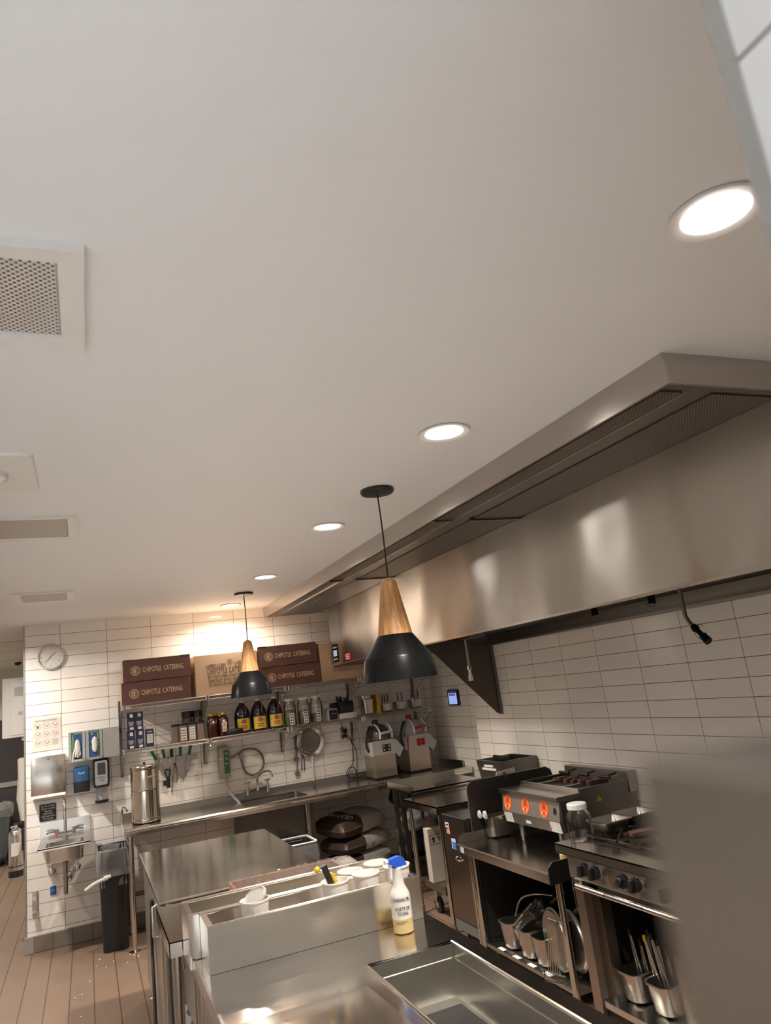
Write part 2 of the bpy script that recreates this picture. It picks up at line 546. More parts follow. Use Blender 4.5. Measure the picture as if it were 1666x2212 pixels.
# ================================================================== THE SETTING
CE = 2.772
struct(B().cube(-4.6, 3.9, -3.5, 13.2, -0.10, 0.0).put('floor', M_floor, smooth=False))
struct(B().cube(-4.6, 3.9, -3.5, 8.7, CE, CE+0.10).put('ceiling', M_ceil, smooth=False))
struct(B().cube(-0.518, 3.9, 7.52, 8.70, 0.130, CE).put('wall_back', M_tileB, smooth=False))
struct(B().cube(-0.518, 3.9, 7.50, 8.70, 0.0, 0.130, bev=0.004).put('baseboard_back', M_cove, smooth=False))
struct(B().cube(3.289, 3.9, -3.5, 6.068, 0.0, CE).put('wall_right', M_tileR, smooth=False))
struct(B().cube(3.56, 3.9, 6.068, 7.52, 0.0, CE).put('wall_alcove', M_tileA, smooth=False))
struct(B().cube(-0.526, -0.514, 7.513, 7.527, 0.13, CE).put('trim_1', M_trimg, smooth=False))
struct(B().cube(-0.532, -0.46, 7.495, 7.56, 0.0, 0.132, bev=0.004).put('trim_2', plain('cove_corner', (0.30, 0.27, 0.25), 0.4), smooth=False))
struct(B().cube(-3.75, -3.6, -1.2, 13.0, 0.0, CE).put('wall_left', plain('left_wall_paint', (0.50, 0.47, 0.43), 0.5), smooth=False))
# white tiled wall end right beside the camera
struct(B().cube(0.431, 0.60, -1.6, 0.283, 0.0, CE).put('wall_counter', M_tileN, smooth=False))
struct(B().cube(0.428, 0.447, 0.275, 0.2875, 0.0, CE).put('trim_3', plain('satin_trim', (0.42, 0.41, 0.385), 0.4, 0.3), smooth=False))
# the passage beyond the back wall
M_acou = tile('ceiling_panel', 'X', 0.0, 0.0, col=(0.52, 0.49, 0.42), rough=0.7, tilt=0.0, grout=(0.30, 0.28, 0.24))
def ceil_grid():
    m, nt, b = new_mat('grid_ceiling')
    geo = N(nt, 'ShaderNodeNewGeometry')
    sp = N(nt, 'ShaderNodeSeparateXYZ'); nt.links.new(geo.outputs['Position'], sp.inputs[0])
    a = math_n(nt, 'FRACT', math_n(nt, 'DIVIDE', math_n(nt, 'SUBTRACT', sp.outputs[1], 8.721-12.2), 1.22))
    f = math_n(nt, 'GREATER_THAN', math_n(nt, 'ABSOLUTE', math_n(nt, 'SUBTRACT', a, 0.5)), 0.486)
    mx = N(nt, 'ShaderNodeMixRGB'); mx.inputs[1].default_value = (0.62, 0.60, 0.53, 1); mx.inputs[2].default_value = (0.22, 0.20, 0.17, 1)
    nt.links.new(f, mx.inputs[0]); nt.links.new(mx.outputs[0], b.inputs['Base Color'])
    b.inputs['Roughness'].default_value = 0.7
    return m
struct(B().cube(-4.6, -0.518, 8.702, 13.2, CE, CE+0.1).put('ceiling_passage', ceil_grid(), smooth=False))
struct(B().cube(-4.6, -0.40, 13.0, 13.2, 0.0, CE).put('wall_passage', plain('passage_wall', (0.62, 0.59, 0.50), 0.6), smooth=False))
struct(B().cube(-0.516, 0.2, 8.70, 13.0, 0.0, CE).put('wall_passage_right', plain('passage_side', (0.60, 0.57, 0.50), 0.6), smooth=False))
dw = B().cube(-3.4, -0.87, 12.955, 12.998, 0.0, 2.02).put('door_1', plain('dark_door', (0.028, 0.025, 0.022), 0.5), smooth=False); struct(dw)
B().cube(-3.4, -0.95, 12.94, 12.955, 1.03, 1.10).put('push_rail', M_trimg, dw, smooth=False)

# ================================================================== CEILING FITTINGS
dl_y = [0.985, 2.354, 3.891, 5.535, 7.066]
dl_lab = ['recessed ceiling downlight at the camera end, cut off by the white tiled wall edge',
          'recessed ceiling downlight beside the stainless hood, ahead of the larger pendant',
          'recessed ceiling downlight just beyond the larger black pendant',
          'recessed ceiling downlight ahead of the smaller far pendant',
          'recessed ceiling downlight nearest the tiled back wall, beyond the smaller pendant']
for k, (yy, lab) in enumerate(zip(dl_y, dl_lab)):
    x = 1.322
    t = thing('recessed_downlight', (x, yy, CE-0.004), lab, 'ceiling light', 'recessed ceiling lights')
    b = B(); b.lathe([(0.098, CE+0.0), (0.103, CE-0.004), (0.100, CE-0.009), (0.079, CE-0.006), (0.074, CE-0.003), (0.074, CE)], (x, yy), 40, cap0=False, cap1=False)
    b.put('trim_ring', M_white, t)
    B().lathe([(0.0745, CE-0.0042), (0.0745, CE-0.003)], (x, yy), 40).put('diffuser', M_glow, t)
    ld = bpy.data.lights.new('downlight_lamp', 'AREA')
    ld.shape = 'DISK'; ld.size = 0.14; ld.energy = DOWNLIGHT_W*(1.0, 1.0, 1.0, 1.35, 0.62)[k]; ld.color = LAMP_COL; ld.spread = 1.75 if k < 3 else (2.05 if k == 3 else 2.7)
    lo = bpy.data.objects.new('downlight_lamp', ld); C.objects.link(lo); lo.parent = t; lo.location = (0, 0, -0.006)

# unseen fill lights added, shaped like downlights: walkway, passage and dining side
def fill_light(x, yy, watt, col, lab, grp, spread):
    t = thing('recessed_downlight', (x, yy, CE-0.004), lab, 'ceiling light', grp)  # unseen added fitting, built like the real downlights
    B().lathe([(0.098, CE+0.0), (0.103, CE-0.004), (0.100, CE-0.009), (0.079, CE-0.006), (0.074, CE-0.003), (0.074, CE)], (x, yy), 40, cap0=False, cap1=False).put('trim_ring', M_white, t)
    B().lathe([(0.0745, CE-0.0042), (0.0745, CE-0.003)], (x, yy), 40).put('diffuser', M_glow, t)
    ld = bpy.data.lights.new('downlight_lamp', 'AREA')
    ld.shape = 'DISK'; ld.size = 0.14; ld.energy = watt; ld.color = col; ld.spread = spread
    lo = bpy.data.objects.new('downlight_lamp', ld); C.objects.link(lo); lo.parent = t; lo.location = (0, 0, -0.006)
for xx, yy, kw in ((-2.1, 1.4, 0.5), (-2.1, 3.4, 0.5), (-1.9, 5.4, 0.5), (-0.92, 6.66, 1.65)):
    fill_light(xx, yy, DOWNLIGHT_W*kw, LAMP_COL, 'unseen ceiling fill light added over the walkway', 'added walkway fill lights', 2.75)  # added to brighten the left wall and wash the back wall
for yy in (9.6, 11.6):
    fill_light(-2.0, yy, DOWNLIGHT_W*1.6, LAMP_COL, 'unseen ceiling fill light added down the passage', 'added passage fill lights', 2.6)  # added to lift the dark passage
for xx in (-2.8, -1.4, -0.1):
    for yy in (-0.9, -2.4):
        fill_light(xx, yy, DINING_FILL_W, (0.88, 0.94, 1.0), 'unseen ceiling fill light added over the dining side', 'added dining side fill lights', 1.5)  # added behind the camera so floor bounce fills the ceiling
M_dine = plain('unseen_dark_wall', (0.30, 0.285, 0.27), 0.6)  # unseen walls closing the room, added dark to cut the fill
struct(B().cube(-4.75, 3.289, -3.65, -3.5, 0.0, CE).put('wall_unseen_front', M_dine, smooth=False))
struct(B().cube(-4.75, -4.6, -3.5, -1.2, 0.0, CE).put('wall_unseen_left', M_dine, smooth=False))
struct(B().cube(-4.6, -3.6, -1.3, -1.2, 0.0, CE).put('wall_unseen_return', M_dine, smooth=False))
struct(B().cube(-4.6, 0.42, -3.5, 0.0, 0.0, 0.004).put('floor_bounce', plain('pale_bounce_floor', (0.66, 0.66, 0.65), 0.5), smooth=False))  # unseen pale slab added to bounce light up to the ceiling

def vent(name, x0, x1, y0, y1, lab, mat, fr, drop):
    t = thing(name, ((x0+x1)/2, (y0+y1)/2, CE-drop), lab, 'vent', None)
    xi0, xi1, yi0, yi1 = x0+fr, x1-fr, y0+fr, y1-fr
    b = B()
    lo = [[Vector((a, c, z)) for a, c in ((x0+i, y0+i), (x1-i, y0+i), (x1-i, y1-i), (x0+i, y1-i))] for i, z in ((0, CE), (0.0, CE-drop), (fr*0.92, CE-drop+0.004), (fr, CE-0.001))]
    b.loft(lo, False, False); b.put('frame', M_white, t, smooth=False)
    B().cube(xi0, xi1, yi0, yi1, CE-0.006, CE-0.001).put('grille', mat, t, smooth=False)
    return t
vent('return_air_vent', -0.50, 0.018, 1.372, 1.805, 'large perforated square ceiling vent with a white drop frame', M_grille, 0.055, 0.022)
vent('ceiling_vent', -0.56, -0.02, 3.495, 3.95, 'fine mesh ceiling vent between the sprinkler cover and the smallest far vent', M_grille2, 0.045, 0.012)
vent('ceiling_vent', -0.475, -0.06, 5.60, 6.08, 'small slotted ceiling vent nearest the wall clock', M_grille2, 0.06, 0.012)
t = thing('sprinkler_cover', (-0.33, 2.85, CE-0.03), 'white square ceiling plate with a small sprinkler head', 'sprinkler')
B().loft([rrect(-0.33, 2.86, 0.18, 0.225, 0.03, CE), rrect(-0.33, 2.86, 0.175, 0.22, 0.03, CE-0.010)]).put('plate', M_white, t)
B().lathe([(0.055, CE-0.010), (0.052, CE-0.03), (0.03, CE-0.045)], (-0.30, 2.85), 24).put('escutcheon', M_whitep, t)
B().lathe([(0.018, CE-0.044), (0.026, CE-0.05), (0.026, CE-0.056), (0.008, CE-0.06)], (-0.30, 2.85), 16).put('sprinkler_head', M_chrome, t)
t = thing('dome_camera', (-0.85, 11.2, CE-0.075), 'small dark dome camera on the far passage ceiling', 'camera')
B().lathe([(0.055, CE), (0.05, CE-0.03)], (-0.85, 11.2), 20).put('mount', M_white, t)
B().lathe([(0.045, CE-0.03), (0.04, CE-0.06), (0.018, CE-0.075)], (-0.85, 11.2), 20).put('dome', M_black, t)

# ------------------------------------------------------------------ pendants
def pendant(x, y, lab, dz=0.0):
    t = thing('pendant_lamp', (x, y, CE), lab, 'pendant lamp', 'black pendant lamps with wooden necks')
    B().lathe([(0.083, CE), (0.084, CE-0.012), (0.078, CE-0.020), (0.02, CE-0.024)], (x, y), 32).put('canopy', M_black, t)
    zt, zb, zs, zr = 2.325-dz, 2.060-dz, 1.962-dz, 1.852-dz
    B().tube([(x, y, CE-0.02), (x+0.004, y, (CE+zt)/2), (x, y, zt)], 0.0042, 8, 2).put('cord', M_black, t)
    b = B(); b.lathe([(0.012, zt+0.006), (0.022, zt), (0.037, zt-0.014), (0.083, zb)], (x, y), 12); b.put('wooden_neck', M_wood, t, smooth=False)
    b = B(); b.lathe([(0.083, zb), (0.086, zb-0.004), (0.153, zs), (0.158, zs-0.008), (0.176, zr), (0.174, zr), (0.152, zs-0.006), (0.083, zb-0.008)], (x, y), 48, cap0=False, cap1=False)
    sh = b.put('shade', M_blackm, t)
    b = B(); b.lathe([(0.0, zb-0.012), (0.080, zb-0.0122), (0.149, zs-0.010), (0.171, zr+0.002)], (x, y), 40, cap0=False, cap1=False); b.put('shade_lining', M_shin, sh)
    b = B(); b.lathe([(0.012, zb-0.012), (0.016, zb-0.035), (0.036, zb-0.07), (0.040, zb-0.095), (0.030, zb-0.122), (0.010, zb-0.132)], (x, y), 20); b.put('bulb', M_bulb, t)
    ld = bpy.data.lights.new('pendant_bulb', 'POINT'); ld.energy = PENDANT_W; ld.color = (1.0, 0.78, 0.55); ld.shadow_soft_size = 0.05
    lo = bpy.data.objects.new('pendant_bulb', ld); C.objects.link(lo); lo.parent = t; lo.location = (0, 0, zb-0.155-CE)
    return t
pendant(1.345, 3.148, 'black pendant lamp with wooden neck, the larger one hanging over the steel troughs')
pendant(1.308, 6.335, 'black pendant lamp with wooden neck, the smaller one hanging before the cardboard boxes', -0.028)

# ================================================================== EXHAUST HOOD
HX = 2.31
hood = thing('exhaust_hood', (2.5, 4.4, 2.05), 'long stainless steel exhaust hood above the cooking line', 'exhaust hood')
b = B()
b.cube(1.745, 1.757, 1.61, 7.515, 2.664, CE-0.001)      # fascia to the aisle
b.cube(1.757, 3.285, 1.61, 1.622, 2.664, CE-0.001)      # fascia to the camera end
b.put('fascia', M_fascia, hood, smooth=False)
B().cube(1.757, 2.34, 1.622, 7.515, 2.670, 2.680).put('plenum_underside', M_stdk, hood, smooth=False)
for x0, x1, nm in ((1.775, 1.868, 'perforated_strip'), (2.004, 2.300, 'perforated_strip')):
    for y0, y1 in ((1.68, 3.385), (3.415, 5.275), (5.305, 7.45)):
        B().cube(x0, x1, y0, y1, 2.6655, 2.672).put(nm, M_perfd if y1 < 7 else M_stdk, hood, smooth=False)
for yy in (3.40, 5.29):
    B().cube(1.76, 1.872, yy-0.012, yy+0.012, 2.657, 2.6665).put('joint_strip', M_stdk, hood, smooth=False)
    B().cube(1.985, 2.305, yy-0.012, yy+0.012, 2.657, 2.6665).put('joint_strip', M_stdk, hood, smooth=False)
B().cube(1.868, 1.874, 1.68, 7.5, 2.659, 2.672).put('seam_rib', M_sty, hood, smooth=False)
b = B(); b.cube(HX, HX+0.018, 1.62, 7.085, 2.086, 2.672); b.put('front_panel', M_hood, hood, smooth=False)
B().cube(HX-0.001, HX+0.001, 6.735, 6.741, 2.088, 2.664).put('panel_seam', M_stdk, hood, smooth=False)
B().cube(HX-0.004, HX+0.03, 1.62, 7.085, 2.080, 2.090).put('front_lip', M_st, hood, smooth=False)
b = B()
b.cube(HX+0.018, 3.285, 7.065, 7.085, 2.07, 2.672)
b.cube(HX+0.018, 3.285, 5.60, 7.065, 2.075, 2.095)
b.cube(HX+0.018, 3.285, 5.585, 5.60, 2.05, 2.672)
b.cube(HX+0.018, 3.285, 1.622, 1.640, 2.06, 2.672)
b.cube(HX+0.018, 3.285, 1.64, 5.585, 2.60, 2.672)
b.put('hood_body', M_stdk, hood, smooth=False)
b = B(); b.cube(3.255, 3.287, 1.62, 5.585, 2.050, 2.60); b.cube(3.20, 3.287, 1.62, 5.585, 2.050, 2.066); b.put('back_panel', M_stmid, hood, smooth=False)
b = B(); b.prism([(HX+0.02, 2.50), (HX+0.20, 2.50), (3.18, 2.20), (3.18, 2.14), (HX+0.02, 2.44)], 'y', 1.66, 5.57); b.put('filter_bank', M_stdk, hood, smooth=False)
b = B()
b.prism([(2.690, 2.066), (3.262, 2.066), (3.262, 1.50), (3.246, 1.476)], 'y', 5.574, 5.582)
b.put('side_panel', plain('dark_steel_sheet', (0.115, 0.095, 0.078), 0.42, 0.7), hood, smooth=False)
b = B(); b.cube(3.262, 3.287, 5.560, 5.590, 1.470, 2.066); b.put('panel_flange', M_stdk, hood, smooth=False)
# controls and sticker on the hood end
pl = on_plane((HX, 6.965, 2.195), **LEFT)
b = B(); patch(b, pl, -0.085, 0.085, -0.085, 0.085, d=0.003); b.cube(HX-0.003, HX, 6.965-0.085, 6.965+0.085, 2.11, 2.28); ctl = b.put('control_panel', M_black, hood, smooth=False)
b = B(); patch(b, pl, -0.06, 0.055, -0.03, 0.03, d=0.004); b.put('display', plain('blue_grey_display', (0.35, 0.42, 0.55), 0.3, emit=(0.35, 0.45, 0.7), estr=0.25), ctl, smooth=False)
for vv in (-0.058, 0.058):
    for uu in (-0.045, 0.0, 0.045):
        b = B(); patch(b, pl, uu-0.012, uu+0.012, vv-0.012, vv+0.012, d=0.004); b.put('button', M_greyp, ctl, smooth=False)
pl = on_plane((HX, 6.61, 2.135), **LEFT)
b = B(); patch(b, pl, -0.075, 0.075, -0.032, 0.032, d=0.001); st = b.put('warning_sticker', plain('red_sticker', (0.55, 0.03, 0.03), 0.4), hood, smooth=False)
b = B()
for vv in (-0.018, 0.0, 0.018): patch(b, pl, -0.05, 0.05, vv-0.003, vv+0.003, d=0.002)
b.put('print', M_whpr, st, smooth=False)
# fire suppression nozzles
def nozzle(pts, kind):
    b = B(); b.tube(pts, 0.011, 10); n = b.put('pipe', M_stmid, hood)
    e = Vector(pts[-1]); d = (e-Vector(pts[-2])).normalized()
    b = B(); b.cyl(e-d*0.01, e+d*0.015, 0.016, 0.020, 12); b.cyl(e+d*0.015, e+d*0.06, 0.013, 0.013, 12); b.cyl(e+d*0.06, e+d*0.105, 0.019, 0.021, 12)
    b.put('nozzle', M_chrome if kind else M_blackm, n)
nozzle([(2.8, 5.15, 2.50), (2.8, 5.15, 1.885)], 1)
nozzle([(2.8, 3.508, 2.50), (2.8, 3.508, 2.185)], 0)
nozzle([(2.8, 3.023, 2.50), (2.8, 3.023, 2.185)], 0)
nozzle([(2.8, 2.815, 2.50), (2.8, 2.815, 1.985), (2.8, 2.795, 1.950), (2.8, 2.772, 1.925)], 0)
B().cube(2.72, 2.86, 4.93, 5.10, 2.10, 2.16).put('hood_lamp', M_stmid, hood, smooth=False)
for (yy, zz) in ((2.74, 1.90), (3.03, 2.10)):
    b = B(); b.tube([(2.8, yy+0.035*math.cos(a), zz+0.035*math.sin(a)) for a in [i*PI/8 for i in range(-8, 7)]], 0.0014, 5); b.put('cap_loop', M_black, hood)
# ================================================================== WIRE SHELVES ON THE BACK WALL
SH_T, SH_L = 1.935, 1.548
def wire_shelf(x0, z, lab):
    x1, y0, y1 = x0+0.735, 7.100, 7.480
    t = thing('wire_shelf', ((x0+x1)/2, (y0+y1)/2, z-0.035), lab, 'wire shelf', 'chrome wire wall shelves')
    def truss(p, q, nseg):
        b = B(); p, q = Vector(p), Vector(q); dn = Vector((0, 0, -0.030))
        b.tube([p, q], 0.0040, 6); b.tube([p+dn, q+dn], 0.0036, 6)
        zz = [p+(q-p)*(i/nseg) + (dn if i % 2 else Vector((0, 0, 0))) for i in range(nseg+1)]
        b.tube(zz, 0.0026, 4)
        return b
    truss((x0, y0, z), (x1, y0, z), 24).put('front_rail', M_wire, t)
    truss((x0, y1, z), (x1, y1, z), 24).put('back_rail', M_wire, t)
    truss((x0, y0, z), (x0, y1, z), 12).put('side_rail', M_wire, t)
    truss((x1, y0, z), (x1, y1, z), 12).put('side_rail', M_wire, t)
    b = B()
    n = 30
    for i in range(1, n): b.cyl((x0+(x1-x0)*i/n, y0, z+0.001), (x0+(x1-x0)*i/n, y1, z+0.001), 0.0016, seg=4)
    for yy in (y0+0.12, y1-0.12): b.cyl((x0, yy, z-0.004), (x1, yy, z-0.004), 0.0026, seg=5)
    b.put('wire_deck', M_wire, t)
    for xx in (x0, x1):
        for yy in (y0, y1):
            b = B(); b.cyl((xx, yy, z-0.040), (xx, yy, z+0.002), 0.012, 0.012, 12); b.put('corner_collar', M_wire, t)
    return t
xs = [0.306, 1.066, 1.836, 2.596]
w0 = wire_shelf(xs[0], SH_T, 'top wire shelf section holding the two brown boxes at the hand sink end')
top_lab = ['top wire shelf section under the large kraft box behind the small pendant',
           'top wire shelf section under the brown boxes and kraft box beside the hood',
           'top wire shelf section behind the large pendant, at the alcove corner']
low_lab = ['lower wire shelf section holding the navy cartons and spice jars',
           'lower wire shelf section holding the purple juice jugs',
           'lower wire shelf section holding the three herb jars and label printer',
           'lower wire shelf section holding the small steel pans of sauce bottles']
for k in range(1, 4): dup(w0, (xs[k]-xs[0], 0, 0), top_lab[k-1])
for k in range(4): dup(w0, (xs[k]-xs[0]-0.006, 0, SH_L-SH_T), low_lab[k])
def support(x, lab):
    t = thing('shelf_support', (x, 7.5, 1.30), lab, 'shelf support', 'dark shelf supports fixed to the tiled wall')
    B().cube(x-0.013, x+0.013, 7.492, 7.520, 1.30, 1.99).put('upright', M_stdk, t, smooth=False)
    for z in (SH_T, SH_L):
        b = B()
        b.tube([(x, 7.495, z-0.056), (x, 7.10, z-0.056)], 0.005, 6)
        b.tube([(x, 7.495, z-0.235), (x, 7.10, z-0.060)], 0.005, 6)
        b.tube([(x, 7.495, z-0.235), (x, 7.40, z-0.056), (x, 7.36, z-0.17), (x, 7.27, z-0.056)], 0.0035, 5)
        b.put('bracket', M_wire if x > 0.5 else M_stdk, t)
    return t
sl = ['shelf support at the open end of the shelves, beside the steel glove holders', 'shelf support between the spice jars and the honey bottles',
      'shelf support between the juice jugs and the herb jars', 'shelf support beside the black bins, above the wall outlet', 'shelf support in the alcove corner behind the sauce bottle pans']
for x, l in zip((0.290, 1.050, 1.817, 2.580, 3.336), sl): support(x, l)

# ------------------------------------------------------------------ catering cartons
def logo(b, pl, cu, cv, r):
    disc(b, pl, cu, cv, r*0.93, r, 36); disc(b, pl, cu, cv, r*0.56, r*0.62, 30)
    for k in range(26):
        a = 2*PI*k/26
        if k in (0, 13): continue
        disc(b, pl, cu+r*0.77*math.cos(a), cv+r*0.77*math.sin(a), 0, r*0.062, 6)
    # the pepper
    disc(b, pl, cu, cv, r*0.26, r*0.42, 20, a0=0.9, a1=5.3)
    disc(b, pl, cu+r*0.06, cv-r*0.02, 0, r*0.17, 14)
    disc(b, pl, cu+r*0.20, cv+r*0.30, 0, r*0.07, 8)

def brown_box(x0, y0, z0, lab):
    wd, dp, ht = 0.600, 0.36, 0.196
    x1, y1, z1 = x0+wd, y0+dp, z0+ht
    t = thing('catering_box', ((x0+x1)/2, (y0+y1)/2, z0), lab, 'cardboard box', 'brown printed catering boxes')
    B().cube(x0, x1, y0+0.002, y1, z0, z1, bev=0.003, seg=1).put('carton', M_kraft, t, smooth=False)
    b = B(); b.cube(x0-0.001, x1+0.001, y0, y0+0.003, z0+0.001, z1-0.002); b.cube(x0+0.004, x1-0.004, y0+0.003, y0+0.006, z0, z1+0.001)
    b.put('printed_front', M_brown, t, smooth=False)
    b = B(); b.cube(x0+0.005, x0+0.085, y0-0.003, y0+0.04, z1-0.001, z1+0.003); b.put('flap', M_brown, t, smooth=False)
    b = B(); b.cube(x1-0.085, x1-0.005, y0-0.003, y0+0.04, z1-0.001, z1+0.003); b.put('flap', M_brown, t, smooth=False)
    pl = on_plane(((x0+x1)/2, y0, (z0+z1)/2), **FRONT)
    b = B(); logo(b, pl, -0.192, -0.004, 0.043)
    letters(b, 'CHIPOTLE', pl, -0.047, 0.0, 0.165, 0.046)
    letters(b, 'CATERING', pl, 0.145, 0.0, 0.175, 0.046)
    b.put('lettering', M_tan, t, smooth=False)
    return t
bz = SH_T+0.003
bx0 = brown_box(0.296, 7.10, bz, 'brown catering box directly on the shelf at the sink end, under another brown box')
dup(bx0, (0.018, 0.012, 0.204), 'brown catering box on top of the stack at the sink end of the top shelf')
dup(bx0, (1.275, 0.0, 0.0), 'brown catering box directly on the shelf beside the hood, under another brown box')
dup(bx0, (1.262, 0.010, 0.204), 'brown catering box on top of the stack between the small pendant and the hood')
def kraft_box(x0, wd, dp, y0, ht, lab, cx):
    x1, y1, z0 = x0+wd, y0+dp, bz
    t = thing('catering_box', ((x0+x1)/2, (y0+y1)/2, z0), lab, 'cardboard box', 'large plain kraft catering boxes')
    B().cube(x0, x1, y0, y1, z0, z0+ht, bev=0.004, seg=1).put('carton', M_kraft, t, smooth=False)
    pl = on_plane((cx, y0, z0+ht/2), **FRONT)
    b = B()
    logo(b, pl, 0.015, 0.100, 0.030)
    letters(b, "CATERED & CARRY", pl, -0.115, 0.078, 0.185, 0.034)
    letters(b, "A HERITAGE", pl, 0.125, 0.086, 0.135, 0.036)
    letters(b, 'CHIPOTLE CATERING', pl, 0.0, 0.030, 0.40, 0.052)
    letters(b, "BUT YOU'LL FIND IT HAS MANY USES", pl, 0.0, -0.022, 0.39, 0.030)
    letters(b, "ESPECIALLY IF YOU ARE A SHAKE", pl, 0.0, -0.062, 0.38, 0.030)
    letters(b, "OR HAVE SOME ROOM TO STORE", pl, -0.01, -0.098, 0.36, 0.022)
    b.put('lettering', M_brprint, t, smooth=False)
    return t
kraft_box(0.952, 0.60, 0.37, 7.105, 0.380, 'large plain kraft box with dark printed text, half hidden by the small pendant', 1.265)
kraft_box(2.186, 0.60, 0.36, 7.112, 0.385, 'large plain kraft box at the alcove end of the top shelf, under the hood corner', 2.50)

# ------------------------------------------------------------------ lower shelf goods
lz = SH_L+0.003
M_navy = plain('navy_card', (0.020, 0.022, 0.060), 0.45)
M_lab = plain('label_white', (0.66, 0.64, 0.60), 0.55)
def navy(x0, y0, z0, lab, dark=False):
    wd, dp, ht = 0.070, 0.11, 0.160
    t = thing('salt_carton', (x0+wd/2, y0+dp/2, z0), lab, 'carton', 'navy cartons on the lower wire shelf')
    B().cube(x0, x0+wd, y0, y0+dp, z0, z0+ht, bev=0.002, seg=1).put('carton', M_navy, t, smooth=False)
    pl = on_plane((x0+wd/2, y0, z0+ht/2), **FRONT)
    b = B()
    disc(b, pl, 0.004, 0.055, 0, 0.014, 14); patch(b, pl, -0.010, 0.018, 0.036, 0.050)
    for k in range(5): patch(b, pl, -0.024+0.002*k, 0.024-0.002*k, -0.006-0.008*k, -0.003-0.008*k)
    patch(b, pl, -0.012, 0.020, -0.072, -0.050)
    b.put('print', M_lab, t, smooth=False)
    return t
n0 = navy(0.328, 7.14, lz, 'navy carton in the bottom row, at the shelf end beside the glove holders')
dup(n0, (0.079, 0, 0), 'navy carton in the middle of the bottom row of three')
dup(n0, (0.006, 0.004, 0.1605), 'navy carton standing on the bottom row, nearest the shelf end')
dup(n0, (0.074, 0.004, 0.1605), 'navy carton standing on the bottom row, beside bare tile')
t = thing('salt_carton', (0.525, 7.19, lz), 'navy carton with a big white panel, alone beside the navy stack', 'carton', 'navy cartons on the lower wire shelf')
B().cube(0.490, 0.558, 7.14, 7.25, lz, lz+0.155, bev=0.002, seg=1).put('carton', M_navy, t, smooth=False)
pl = on_plane((0.524, 7.14, lz+0.078), **FRONT); b = B(); patch(b, pl, -0.025, 0.025, -0.045, 0.035); patch(b, pl, -0.022, 0.022, 0.052, 0.060); pn = b.put('label_panel', M_lab, t, smooth=False)
b = B()
for k in range(4): patch(b, pl, -0.020, 0.020, 0.022-0.016*k, 0.025-0.016*k, d=0.001)
b.put('print', M_blackpr, pn, smooth=False)

M_spice = plain('ground_spice', (0.16, 0.10, 0.075), 0.5, var=0.1)
def spice(x, y, z, lab, words, hh=0.165, spin=0):
    t = thing('spice_jar', (x, y, z), lab, 'spice jar', 'square spice jars with black lids')
    b = B(); b.loft([rrect(x, y, 0.036, 0.036, 0.012, z), rrect(x, y, 0.036, 0.036, 0.012, z+hh*0.84), rrect(x, y, 0.031, 0.031, 0.014, z+hh*0.88)]); b.put('jar', M_spice, t)
    B().loft([rrect(x, y, 0.034, 0.034, 0.014, z+hh*0.88), rrect(x, y, 0.034, 0.034, 0.014, z+hh)]).put('lid', M_black, t)
    if words:
        pl = on_plane((x, y-0.0362, z+hh*0.42), **FRONT)
        b = B(); patch(b, pl, -0.026, 0.026, -0.052, 0.056); lb = b.put('label', M_lab, t, smooth=False)
        b = B()
        for k in range(4):
            n = 5 - (k % 2)
            for i in range(n): patch(b, pl, -0.021+i*0.042/n, -0.021+(i+0.72)*0.042/n, 0.030-0.024*k, 0.040-0.024*k, d=0.001)
        b.put('print', M_blackpr if words == 1 else plain('blue_print', (0.10, 0.22, 0.32), 0.5), lb, smooth=False)
    return t
spice(0.820, 7.155, lz, 'square spice jar with black lettering on its white label', 1)
spice(0.897, 7.150, lz, 'square spice jar with bluish lettering on its white label', 2)
spice(0.974, 7.155, lz, 'square spice jar with no label, beside the honey bottles', 0)
spice(0.752, 7.20, lz, 'unlabelled dark spice jar at the carton end of the spice row', 0)
for x, l in ((0.875, 'dark spice jar with a round black lid behind the blue lettered jar'), (0.972, 'dark spice jar with a round black lid standing behind the unlabelled jar')):
    t = thing('spice_jar', (x, 7.28, lz), l, 'spice jar', 'tall spice jars in the back row')
    B().lathe([(0.046, lz), (0.047, lz+0.19), (0.040, lz+0.205)], (x, 7.28), 20).put('jar', M_smoke, t)
    B().lathe([(0.049, lz+0.206), (0.050, lz+0.262), (0.044, lz+0.268)], (x, 7.28), 20).put('lid', M_black, t)
M_honey = plain('dark_honey', (0.05, 0.008, 0.006), 0.12, coat=0.5)
M_yel = plain('yellow_plastic', (0.62, 0.40, 0.02), 0.4)
M_juice = plain('grape_juice', (0.012, 0.008, 0.022), 0.12, coat=0.6)
M_ylab = plain('yellow_label', (0.58, 0.46, 0.03), 0.5)
M_red = plain('red_print', (0.40, 0.05, 0.06), 0.5)
